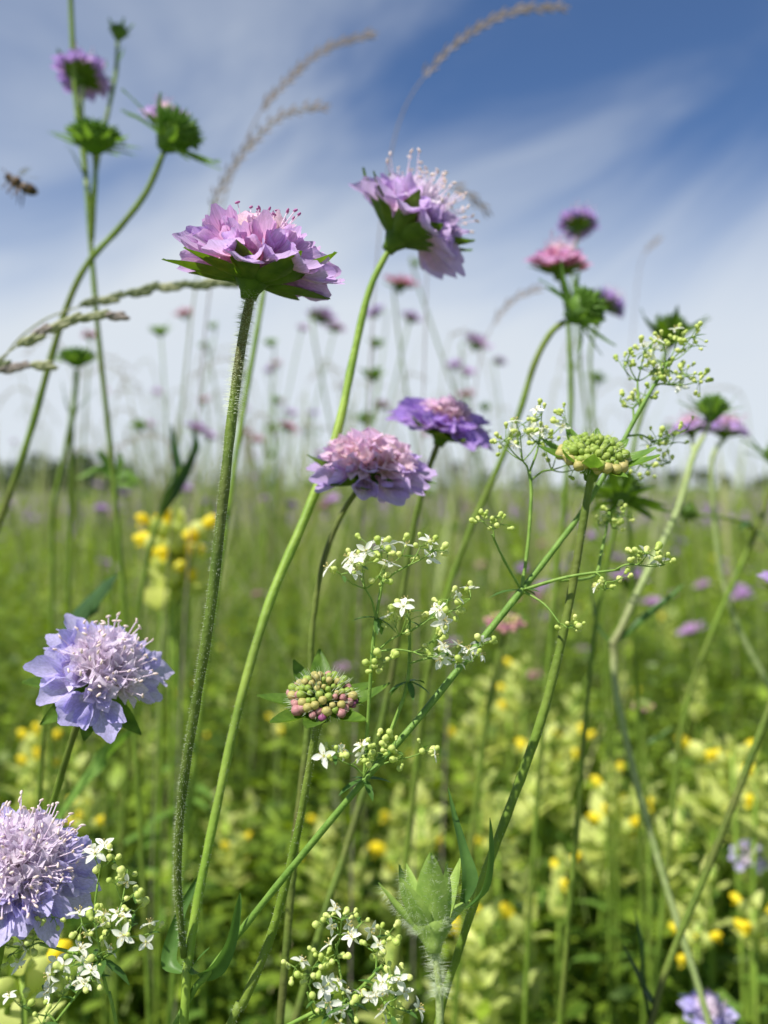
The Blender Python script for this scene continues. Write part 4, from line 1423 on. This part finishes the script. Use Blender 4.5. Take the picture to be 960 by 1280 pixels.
foliage('broad grass-green blade lying aslant below the ragged blue lilac scabious', [
    ([(60, 1040, .30, 4), (95, 985, .30, 11), (125, 950, .30, 11), (152, 925, .31, 8), (175, 905, .32, 1)], (.3, .5, 1))], BRACT_L,
    [(60, 1040, .30, 8), (40, 1110, .30, 9), (30, 1200, .30, 9)])


# ---- small heads further back, one mesh per head
def small_mats(n, a, b, c):
    return petal_mat(n, a, b, c, reach=.016)


SM = {'lilac': small_mats('far_lilac', (.70, .44, .68), (.60, .38, .70), (.52, .34, .72)),
      'purple': small_mats('far_purple', (.56, .34, .58), (.44, .27, .62), (.38, .24, .62)),
      'rose': small_mats('far_rose', (.66, .34, .42), (.64, .28, .44), (.58, .28, .50))}


def small_flower(kind, seed):
    random.seed(seed)
    mb = MB()
    mb.lathe([(.0012, -.006), (.003, -.003), (.0052, 0), (.004, .002), (.001, .003)], n=8, mi=1)
    n = 11
    for i in range(n):
        a = 2 * math.pi * (i + random.uniform(-.25, .25)) / n
        rad = Vector((math.cos(a), math.sin(a), 0))
        th = R(random.uniform(58, 84))
        d = rad * math.sin(th) + Vector((0, 0, math.cos(th)))
        mb.petal(frame(rad * .003, d, -rad * .4 + Vector((0, 0, 1))), random.uniform(.011, .0145), random.uniform(.0055, .008), curl=random.uniform(-.4, .5),
                 cup=.2, ruf=.04, nu=2, nv=3, base=.25, tip=.5)
    for i in range(14):
        a = i * 2.4
        th = R(52) * math.sqrt((i + .5) / 14)
        rad = Vector((math.cos(a), math.sin(a), 0))
        d = rad * math.sin(th) + Vector((0, 0, math.cos(th)))
        mb.petal(frame(rad * .003 * math.sin(th), d, -rad + Vector((0, 0, .2))), random.uniform(.008, .0115), .0042, curl=random.uniform(-.5, .3), nu=2, nv=2, base=.3, tip=.5)
    for i in range(8):
        a = 2 * math.pi * i / 8 + random.uniform(-.2, .2)
        rad = Vector((math.cos(a), math.sin(a), 0))
        mb.petal(frame(rad * .003 + Vector((0, 0, -.0015)), rad + Vector((0, 0, random.uniform(-.1, .5))), Vector((0, 0, 1))), .0115, .004, curl=.3, nu=2, nv=3, base=.6,
                 peak=.3, tip=.06, rnd=0, mi=1)
    return mb.mesh('small_flower', [SM[kind], BRACT])


def small_green(seed, r=.008):
    random.seed(seed)
    mb = MB()
    mb.lathe([(.0012, -.006), (.004, -.0025), (.0072, 0), (.007, .0025), (.004, .005), (.0005, .006)], n=9)
    for i in range(10):
        a = 2 * math.pi * i / 10 + random.uniform(-.2, .2)
        rad = Vector((math.cos(a), math.sin(a), 0))
        mb.petal(frame(rad * .004 + Vector((0, 0, -.0015)), rad + Vector((0, 0, random.uniform(.1, .8))), Vector((0, 0, 1))), random.uniform(.009, .013), .0042, curl=.3, nu=2, nv=3,
                 base=.6, peak=.3, tip=.06, rnd=0)
    for i in range(26):
        th = math.sqrt((i + .5) / 26) * R(85)
        m = place(th, i * 2.4, .006 * math.sin(th), .0045 * math.cos(th))
        mb.blob(m @ Vector((0, 0, .001)), .0011, .0011, .0016, n=5, k=3)
    return mb.mesh('small_green', BRACT_L)


SF = {k: [small_flower(k, 500 + 10 * i + j) for j in range(3)] for i, k in enumerate(SM)}
SG = [small_green(i) for i in range(2)]


def small_scabious(px, py, size, kind, d, label, group, axis=None, sw=None, rng=random):
    """A head at (px, py) on a thin stalk to the soil."""
    top = P(px, py, d)
    dia = size * d / FPX
    ax = Vector(axis) if axis else Vector((rng.uniform(-.35, .35), rng.uniform(-.3, .3), 1))
    ax.normalize()
    k = dia / (.030 if kind != 'green' else .026)
    root = thing('scabious_plant', label, 'flower', (top.x + rng.uniform(-.22, .22), top.y + rng.uniform(-.02, .08), 0), group)
    o = root.location
    obj('flower_head', rng.choice(SG if kind == 'green' else SF[kind]), root, axis_matrix(top - o, ax, rng.uniform(0, 6)) @ Matrix.Diagonal((k, k, k, 1)))
    w = (sw * d / FPX / 2) if sw else rng.uniform(.0005, .0009)
    neck = top - ax * .005 * k
    a = neck - ax * .02
    pth, pr = spline([neck - o, a - o, (a - o).lerp(Vector((0, 0, 0)), .45) + Vector((rng.uniform(-.015, .015), 0, 0)), Vector((0, 0, -.003))], [w, w, w * 1.15, w * 1.3], 4)
    mb = MB()
    mb.tube(pth, pr, n=5)
    obj('stem', mb.mesh('stem', rng.choice((STEM, STEM, STEM_L))), root)
    return root


rs = random.Random(5)
named = [
    (500, 357, 50, 'rose', .60, 'blurred rose scabious on a straight stalk below the tilted pale lilac head', (.1, -.1, 1)),
    (401, 398, 42, 'purple', .75, 'dark purple scabious seen from below beside the cup-shaped pink lilac head', (.2, .4, 1)),
    (378, 411, 20, 'lilac', .85, 'tiny lilac scabious left of the dark purple one', None),
    (418, 411, 32, 'lilac', .85, 'pale lilac scabious just behind the dark purple one', (.2, .3, 1)),
    (468, 392, 32, 'purple', .85, 'small purple scabious leaning left of the blurred rose one', (-.5, 0, 1)),
    (513, 399, 34, 'lilac', .80, 'small lilac scabious peeping out under the blurred rose one', None),
    (466, 470, 36, 'green', .62, 'green scabious head beside the light green stem above the purple flower', None),
    (596, 431, 42, 'lilac', .70, 'lilac scabious tilted on a thin stalk above the purple flower', (.5, 0, 1)),
    (584, 466, 28, 'lilac', .85, 'smaller lilac scabious right below the tilted lilac one', None),
    (583, 495, 30, 'rose', .80, 'fading rose scabious just above the purple flower', None),
    (606, 510, 22, 'green', .75, 'small green scabious head touching the purple flower', None),
    (230, 394, 30, 'rose', .80, 'small rose scabious left of the cup-shaped pink lilac head', None),
    (200, 415, 30, 'green', .66, 'flat green scabious head on a pale stalk near the small rose one', None),
    (265, 408, 16, 'green', .80, 'tiny green scabious bud right of the small rose one', None),
    (255, 432, 17, 'green', .80, 'tiny green scabious bud right below the small rose one', None),
    (338, 429, 22, 'green', .75, 'green scabious bud right of the dark hairy stem', None),
    (254, 501, 20, 'rose', 1.0, 'tiny deep rose scabious left of the dark hairy stem', None),
    (246, 537, 38, 'purple', .70, 'dull purple scabious above the dark pointed leaves', (.3, 0, 1)),
    (360, 535, 30, 'rose', .72, 'pinkish scabious bud between the two tall stems', (.4, 0, 1)),
    (175, 533, 30, 'green', .72, 'pale green flat scabious head above the whorl of leaves', None),
    (112, 421, 26, 'rose', .72, 'dull rose scabious behind the flat green head', None),
    (520, 330, 18, 'green', .70, 'green scabious bud tucked under the tilted pale lilac head', None),
    (126, 637, 26, 'lilac', .9, 'pale lilac scabious near the soil below the whorl of leaves', None),
    (322, 744, 20, 'rose', .8, 'magenta scabious low in the grass between the two tall stems', None),
    (230, 612, 26, 'lilac', .9, 'lilac scabious left of the dark hairy stem at grass level', None),
    (785, 726, 60, 'lilac', .55, 'soft lilac scabious low behind the pale forked stalk', (.2, .2, 1)),
    (815, 755, 34, 'lilac', .8, 'lilac scabious to the right of the pale forked stalk', None),
    (865, 790, 40, 'lilac', .75, 'pale lilac scabious low between the two right-hand stalks', None),
    (345, 500, 20, 'green', .85, 'green scabious bud low beside the light stalk', None),
    (300, 470, 18, 'green', .9, 'green scabious bud hidden behind the dark hairy stem', None),
    (470, 430, 26, 'green', .8, 'green scabious bud beside the stalk of the blurred rose one', None),
    (740, 470, 20, 'green', .7, 'greenish bud hanging near the curved stalk of the nodding seed head', None),
    (715, 460, 18, 'green', .8, 'tiny green bud by the stalk of the rose pink scabious', None),
]
for px, py, sz, kind, d, lab, ax in named:
    small_scabious(px, py, sz, kind, d, lab, 'blurred scabious behind the sharp ones', ax, rng=rs)
for i in range(190):                                   # dots of colour in the meadow
    d = 1.0 * (9.0) ** rs.random()
    px = rs.uniform(-120, 1080) if rs.random() < .5 else rs.uniform(500, 1080)
    z = rs.uniform(.24, .46)
    py = HORIZON + (CAM_H - z) / d * FPX
    kind = rs.choice(('lilac', 'lilac', 'lilac', 'purple', 'rose', 'green'))
    small_scabious(px, py, rs.uniform(.024, .032) / d * FPX, kind, d,
                   {'lilac': 'tiny lilac scabious scattered in the far meadow grass', 'purple': 'tiny purple scabious scattered in the far meadow grass',
                    'rose': 'tiny rose scabious scattered in the far meadow grass', 'green': 'tiny green scabious head scattered in the far meadow grass'}[kind],
                   'scabious dotted over the far meadow', rng=rs)
for i in range(66):                                    # thicket of stalks standing above the horizon, left of centre
    d = rs.uniform(.7, 2.0)
    px = rs.gauss(400, 130) if rs.random() < .75 else rs.uniform(0, 960)
    z = CAM_H + rs.uniform(-.03, .15) * min(d, 1.3)
    py = HORIZON + (CAM_H - z) / d * FPX
    kind = rs.choice(('green', 'green', 'lilac', 'lilac', 'purple', 'rose'))
    small_scabious(px, py, rs.uniform(.014, .026) / d * FPX, kind, d,
                   {'lilac': 'slim lilac scabious in the blurred thicket at the sky line', 'purple': 'slim purple scabious in the blurred thicket at the sky line', 'rose': 'slim rose scabious in the blurred thicket at the sky line',
                    'green': 'slim green scabious bud in the blurred thicket at the sky line'}[kind],
                   'thicket of scabious at the sky line', rng=rs)


# ---- grasses in seed
def spikelet_mesh(L, W, mat, seed):
    random.seed(seed)
    mb = MB()
    for k in range(4):
        s = (-1) ** k
        o = Vector((s * W * .12, 0, L * .14 * k))
        yd = Vector((s * .22, random.uniform(-.12, .12), 1))
        mb.petal(frame(o, yd, (s, 0, .1)), L * .62, W * .62, curl=-.3 * s * 0 + .25, cup=.7, nu=2, nv=3, base=.5, peak=.4, tip=.08, rnd=0)
    return mb.mesh('spikelet', mat)




def ear_mesh(L, W, mat, seed):
    """A plump ryegrass spikelet pressed to its stalk: overlapping scales."""
    random.seed(seed)
    mb = MB()
    for k in range(4):
        sd = 1 if k % 2 else -1
        m = Matrix.Rotation(sd * .16, 4, 'Y')
        mb.blob((sd * W * .16, random.uniform(-.0002, .0002), L * (.28 + .16 * k)), W * .30, W * .26, L * .27, n=6, k=5, mat=m)
    return mb.mesh('spikelet', mat)


SPK = [ear_mesh(.0092, .0034, m, i) for i, m in enumerate((STRAW_G, STRAW, STRAW_G, EAR_D))]
SPK_S = [spikelet_mesh(.006, .0024, STRAW, i + 5) for i in range(2)]


def grass_stalk(label, pts, n, mats, spk, group='grasses in seed', seed=1, spread=.35, gap=0, both=True, scale=1.0):
    """pts: tip first; the first n control points carry spikelets."""
    rng = random.Random(seed)
    path, rad = stem_path(pts, True)
    origin = Vector((path[-1].x, path[-1].y, 0))
    root = thing('grass_stalk', label, 'grass', origin, group)
    obj('stem', stem_mesh(path, rad, origin, mats, 5), root)
    end = n * 5
    lens = [0]
    for i in range(end):
        lens.append(lens[-1] + (path[i + 1] - path[i]).length)
    step = .0031 * scale + gap
    s, k = 0.0, 0
    while s < lens[-1]:
        i = max(j for j in range(len(lens)) if lens[j] <= s)
        i = min(i, end - 1)
        p = path[i].lerp(path[i + 1], (s - lens[i]) / max(lens[i + 1] - lens[i], 1e-6))
        t = (path[i] - path[i + 1]).normalized()
        sd = t.cross(Vector((0, 1, .2))).normalized() * (1 if k % 2 else -1) + Vector((0, rng.uniform(-.6, .6), 0))
        d = (t + sd * spread * rng.uniform(.4, 1.2)).normalized()
        sc = scale * rng.uniform(.85, 1.15)
        obj('spikelet', rng.choice(spk), root, frame(p - origin, Vector((0, 1, 0)), d) @ Matrix.Diagonal((sc, sc, sc, 1)))
        k += 1
        s += step * rng.uniform(.8, 1.2)
    return root


grass_stalk('arching ryegrass ear of straw-green spikelets reaching towards the cup-shaped flower',
            [(268, 354, .30, 2), (225, 357, .30, 3), (180, 363, .30, 3), (130, 375, .30, 3), (88, 387, .30, 3), (50, 403, .30, 4), (10, 440, .30, 4), (-30, 520, .30, 5), (-50, 650, .30, 5)],
            4, STRAW_G, SPK, seed=3, spread=.10, gap=.0022)
grass_stalk('shorter ryegrass ear lying just below the arching one',
            [(127, 396, .27, 2), (95, 400, .27, 3), (55, 415, .27, 3), (8, 442, .27, 3), (-30, 480, .27, 4), (-60, 560, .27, 5), (-75, 680, .27, 5)],
            3, STRAW_G, SPK, seed=4, spread=.10, gap=.0022)
grass_stalk('ryegrass tip entering below the two arching ears',
            [(34, 458, .28, 2), (0, 464, .28, 3), (-30, 480, .28, 3), (-60, 530, .28, 4), (-75, 640, .28, 5)],
            2, STRAW_G, SPK, seed=5, spread=.10, gap=.0022)
grass_stalk('nodding straw-brown grass ear high between the two tall flowers',
            [(460, 44, .46, 1.5), (405, 62, .46, 2), (360, 100, .46, 2.5), (325, 140, .46, 2.5), (298, 200, .46, 3), (276, 270, .46, 3), (258, 400, .46, 3), (245, 560, .46, 3)],
            3, STRAW, SPK_S, seed=6, spread=.30, gap=.0004, scale=.95)
grass_stalk('feathery straw grass ear behind the cup-shaped pink lilac flower',
            [(400, 134, .44, 1.5), (355, 143, .44, 2), (318, 175, .44, 2.5), (285, 218, .44, 2.5), (265, 262, .44, 3), (246, 350, .44, 3), (232, 470, .44, 3)],
            4, STRAW_G, SPK_S, seed=7, spread=.5, gap=.0004, scale=.95)
grass_stalk('tall arching brown grass ear above the tilted pale lilac head',
            [(700, 9, .40, 1.5), (640, 14, .40, 2), (580, 46, .40, 2.5), (530, 96, .40, 2.5), (500, 150, .40, 2.5), (482, 230, .40, 2.5), (470, 340, .40, 2.5), (462, 480, .40, 3)],
            3, STRAW, SPK_S, seed=8, spread=.30, gap=.0003, scale=.95)
grass_stalk('small dark grass ear drooping right of the tilted pale lilac head',
            [(606, 262, .44, 1.5), (585, 242, .44, 2), (560, 234, .44, 2), (545, 242, .44, 2), (536, 290, .44, 2.5), (532, 400, .44, 2.5)],
            2, STRAW, SPK_S, seed=9, spread=.25, gap=.001)
grass_stalk('faint straw grass tip in the clear sky right of the rose pink scabious',
            [(822, 300, .8, 1.2), (806, 316, .8, 1.5), (798, 345, .8, 1.5), (790, 430, .8, 1.5), (785, 560, .8, 1.5)],
            1, STRAW, SPK_S, seed=10, spread=.25, gap=.001)
grass_stalk('pale grass ear bowing below the tilted pale lilac head',
            [(668, 362, .55, 1.5), (640, 376, .55, 2), (615, 408, .55, 2), (600, 450, .55, 2.5), (590, 520, .55, 2.5), (580, 620, .55, 3)],
            2, STRAW, SPK_S, seed=11, spread=.25, gap=.001)
for i in range(90):
    d = rs.uniform(.6, 2.2)
    px = rs.gauss(350, 190) if rs.random() < .8 else rs.uniform(0, 960)
    py = HORIZON - rs.uniform(30, 230) / (1 + .35 * (d - .6))
    sg = rs.choice((-1, 1))
    a = rs.uniform(25, 80) / d * .8
    hh = rs.uniform(10, 50)
    grass_stalk('hair-thin nodding grass stalk in the blurred thicket at the sky line',
                [(px + sg * a, py + hh * .6, d, 1.2), (px + sg * a * .45, py + hh * .1, d, 1.4), (px, py + hh, d, 1.6), (px - sg * 10, py + hh + 60, d, 2.0), (px - sg * 16, HORIZON + 30, d, 2.2)],
                2, STRAW_G, SPK_S, group='thin grasses at the sky line', seed=100 + i, spread=.3, gap=.004 * d, scale=.8)


# ------------------------------------------------------------------ yellow rattle
def rattle_bract(seed):
    random.seed(seed)
    mb = MB()
    L, Wd = .018, .015
    n = 7
    mid = [Vector((0, L * i / n, .0022 * math.sin(2.2 * i / n))) for i in range(n + 1)]
    mb.v += mid
    for s in (-1, 1):
        b = len(mb.v)
        for i in range(n + 1):
            q = i / n
            w = Wd / 2 * (math.sin(min(q / .28, 1) * math.pi / 2)) * (1 - q) ** .75 * (1.0 if i % 2 else .74)
            mb.v.append(Vector((s * w, L * q + w * .18, .0022 * math.sin(2.2 * q) + w * .25 + random.uniform(-.0005, .0005))))
        for i in range(n):
            ids = (i, b + i, b + i + 1, i + 1)
            mb.face(ids if s < 0 else tuple(reversed(ids)))
    return mb.mesh('rattle_bract', PALE)


def rattle_flower(seed):
    random.seed(seed)
    mb = MB()
    # inflated calyx, then the hooded corolla
    mb.blob((0, .0065, 0), .0032, .0068, .0052, mi=1, n=8, k=6, mat=Matrix.Rotation(0, 4, 'X'))
    c = [(0, .0105, .0005), (0, .0138, .0014), (0, .0168, .0016), (0, .019, .0004)]
    mb.tube(c, [.0019, .0026, .0025, .0012], n=7)
    mb.petal(frame(Vector((0, .0135, -.0006)), (0, .7, -.7), (0, .6, .6)), .0046, .0042, curl=-.5, nu=2, nv=3)
    return mb.mesh('rattle_flower', [YELLOW, PALE])


RBR = [rattle_bract(i) for i in range(3)]
RFL = [rattle_flower(i) for i in range(2)]


def rattle(top, label, rng, h=None, pairs=5, flowers=5, scale=1.0, full=True):
    root = thing('rattle_plant', label, 'wildflower', (top.x + rng.uniform(-.02, .02), top.y + rng.uniform(-.02, .02), 0), 'yellow rattle in the undergrowth')
    o = root.location
    mb = MB()
    tp = top - o
    mb.tube([tp, tp * .8 + Vector((0, 0, -.0)), tp * .4, Vector((0, 0, -.003))], [.0009 * scale, .0013, .0015, .0016], n=5)
    for k in range(7):                                     # narrow stem leaves below the spike
        zz = tp * rng.uniform(.25, .72)
        a = rng.uniform(0, 6.28)
        rad = Vector((math.cos(a), math.sin(a), rng.uniform(.0, .6)))
        mb.petal(frame(zz, rad, (0, 0, 1)), rng.uniform(.02, .034), rng.uniform(.005, .008), curl=-.7, nu=2, nv=4, base=.7, peak=.3, tip=.06, rnd=0, mi=1)
    obj('stem', mb.mesh('stem', [STEM_L, BRACT_L]), root)
    q0 = rng.uniform(0, 3)
    ax = (tp.normalized() + Vector((rng.gauss(0, .12), rng.gauss(0, .12), 0))).normalized()
    nf = 0
    for k in range(pairs):
        z = tp - ax * (k * .0092 * scale + .001)
        for s in (0, 1):
            a = q0 + k * math.pi / 2 + s * math.pi + rng.uniform(-.2, .2)
            rad = Vector((math.cos(a), math.sin(a), 0))
            el = R(rng.uniform(18, 48)) + R(28) * (k == 0)
            d = rad * math.cos(el) + Vector((0, 0, 1)) * math.sin(el)
            sc = scale * (.62 + .13 * k) * rng.uniform(.88, 1.1)
            obj('bract', rng.choice(RBR), root, frame(z, d, Vector((0, 0, 1))) @ Matrix.Diagonal((sc, sc, sc, 1)))
            if nf < flowers and k >= 1 and (rng.random() < .75 or k >= pairs - 2):
                a2 = a + rng.uniform(-.15, .15)
                rad = Vector((math.cos(a2), math.sin(a2), rng.uniform(.25, .7))).normalized()
                sc = scale * rng.uniform(.8, 1.05)
                obj('flower', rng.choice(RFL), root, frame(z + Vector((0, 0, .0035)), rad, Vector((0, 0, 1))) @ Matrix.Diagonal((sc, sc, sc, 1)))
                nf += 1
    return root


rr = random.Random(12)
near_rattle = [
    (212, 645, .50, 'yellow rattle spike with a bunch of yellow flowers left of the dark hairy stem', 6, 6, 1.15),
    (28, 1218, .235, 'pale toothed yellow rattle top tangled in the bedstraw under the large scabious', 4, 2, .9),
    (655, 830, .72, 'pale yellow rattle clump behind the green button stalk', 6, 3, 1.1),
    (722, 905, .68, 'yellow rattle spike with bright flowers right of the green button stalk', 5, 6, 1.0),
    (762, 965, .56, 'yellow rattle with orange-yellow flowers left of the pale forked stalk', 5, 8, 1.1),
    (915, 940, .50, 'broad pale yellow rattle top between the dark bare stalk and the violet scabious', 6, 4, 1.15),
    (955, 975, .50, 'orange-yellow rattle at the side of the dark bare stalk', 4, 5, 1.1),
    (942, 1135, .44, 'yellow rattle with fresh yellow flowers near the foot of the dark bare stalk', 4, 7, .95),
    (875, 1150, .46, 'small yellow rattle at the crossing of the two right-hand stalks', 4, 4, .9),
    (50, 905, .62, 'yellow rattle column below the ragged blue lilac scabious', 6, 8, 1.0),
    (110, 1000, .55, 'yellow rattle with three stacked flowers above the large blue lilac scabious', 4, 5, .8),
    (352, 895, .80, 'small yellow rattle between the light green stem and the rosy bud head', 4, 3, .9),
    (300, 1050, .62, 'yellow rattle low behind the light green stem', 5, 4, .9),
    (245, 920, .85, 'yellow rattle peeping out behind the dark hairy stem', 5, 3, .9),
    (625, 1040, .60, 'yellow rattle low behind the downy bud bracts', 5, 3, .9),
    (700, 1075, .52, 'yellow rattle standing low left of the pale forked stalk', 5, 3, .95),
]
for px, py, d, lab, pr_, fl, sc in near_rattle:
    rattle(P(px, py, d), lab, rr, pairs=pr_, flowers=fl, scale=sc)
for px, py, sc in ((204, 650, 1.15), (224, 656, 1.2), (230, 672, 1.1), (214, 672, 1.2)):
    rattle(P(px, py, .51), 'rattle crowding against the yellow-flowered spike left of the dark hairy stem', rr, pairs=5, flowers=3, scale=sc)
for px, py, d in ((640, 850, .78), (690, 925, .68), (775, 985, .60), (925, 950, .52), (55, 930, .66), (425, 1050, .62), (615, 1150, .52), (850, 1060, .56), (300, 1000, .75), (560, 930, .9)):
    for k in range(4):
        rattle(P(px + rr.gauss(0, 26), py + rr.uniform(-22, 30), d * rr.uniform(.92, 1.1)), 'pale cream rattle spike crowded with others into a dense clump', rr,
               pairs=6, flowers=rr.choice((0, 0, 1)), scale=rr.uniform(1.15, 1.6))
for i in range(58):
    d = .42 * (2.6 / .42) ** rr.random()
    px = rr.uniform(-40, 1000)
    if rr.random() < .4:
        px = rr.uniform(480, 1000)
    z = rr.uniform(.20, .31)
    if d < .55:
        z = min(z, .24)
    py = HORIZON + (CAM_H - z) / d * FPX
    nfl = rr.choice((0, 0, 0, 0, 1, 2))
    lab = ('pale green rattle spike without open flowers', 'pale green rattle spike with a single yellow flower', 'pale green rattle spike with two yellow flowers')[nfl]
    lab += ' close below the scabious stalks' if d < .8 else ' beyond the scabious stalks'
    rattle(P(px, py, d), lab, rr, pairs=rr.choice((4, 5, 6)), flowers=nfl, scale=rr.uniform(1.1, 1.7))


# ------------------------------------------------------------------ the bee
def bee_material():
    m = bpy.data.materials.new('bee_body')
    m.use_nodes = True
    t = m.node_tree
    pr = t.nodes['Principled BSDF']
    co = nd(t, 'ShaderNodeTexCoord')
    wv = nd(t, 'ShaderNodeTexWave', wave_type='BANDS', bands_direction='Y')
    wv.inputs['Scale'].default_value = 110
    wv.inputs['Distortion'].default_value = .6
    t.links.new(co.outputs['Object'], wv.inputs['Vector'])
    cr = nd(t, 'ShaderNodeValToRGB')
    cr.color_ramp.elements[0].position, cr.color_ramp.elements[0].color = .35, (.02, .014, .01, 1)
    cr.color_ramp.elements[1].position, cr.color_ramp.elements[1].color = .75, (.16, .085, .03, 1)
    t.links.new(wv.outputs['Fac'], cr.inputs[0])
    t.links.new(cr.outputs[0], pr.inputs['Base Color'])
    pr.inputs['Roughness'].default_value = .6
    return m


BEE = bee_material()
WING = bpy.data.materials.new('bee_wing')
WING.use_nodes = True
wp = WING.node_tree.nodes['Principled BSDF']
wp.inputs['Base Color'].default_value = (.55, .52, .48, 1)
wp.inputs['Alpha'].default_value = .3
wp.inputs['Roughness'].default_value = .25
bp_ = P(26, 229, .33)
bee = thing('bee', 'dark striped honeybee hovering beside the tall green stalks', 'bee', bp_)
bm = frame(Vector((0, 0, 0)), Vector((-.86, -.1, .48)), Vector((.45, 0, .9)))        # +Y is its head
mb = MB()
body = [(-.0072, .0004), (-.0064, .0013), (-.005, .002), (-.0034, .0023), (-.0018, .0020), (-.0008, .0012), (0, .0013), (.0008, .0021), (.002, .0023), (.0032, .0018),
        (.0038, .0010), (.0043, .0013), (.0052, .0016), (.006, .0012), (.0064, .0004)]
mb.tube([Vector((0, y, -.0006 * math.cos(y * 220))) for y, r in body], [r for y, r in body], n=10)
for s in (-1, 1):
    mb.tube([(s * .0005, .006, .0006), (s * .0012, .0075, .0014), (s * .0018, .0088, .0006)], [.00012, .0001, .0001], n=4)
obj('body', mb.mesh('bee_body', BEE), bee, bm)
for s in (-1, 1):
    for L, W_, y0, sw in ((.0088, .003, .002, .15), (.006, .0024, .0006, -.25)):
        mb = MB()
        mb.petal(frame(Vector((s * .0012, y0, .0019)), Vector((s * .75, -.55 - sw, .55)), Vector((0, .4, .9))), L, W_, curl=.1, cup=.05, nu=3, nv=5, base=.2, peak=.65, tip=.5, rnd=.1)
        obj('wing', mb.mesh('wing', WING), bee, bm)
    for y0, yo, L in ((.0026, .0012, .0045), (.0014, 0, .0055), (.0002, -.0028, .0075)):
        mb = MB()
        mb.tube([(s * .0012, y0, -.0014), (s * .003, y0 + yo * .5, -.0022), (s * .0026, y0 + yo, -.0022 - L * .4), (s * .0024, y0 + yo * 1.3, -.0022 - L * .75)],
                [.0003, .0004, .0003, .00015], n=5)
        obj('leg', mb.mesh('leg', BEE), bee, bm)
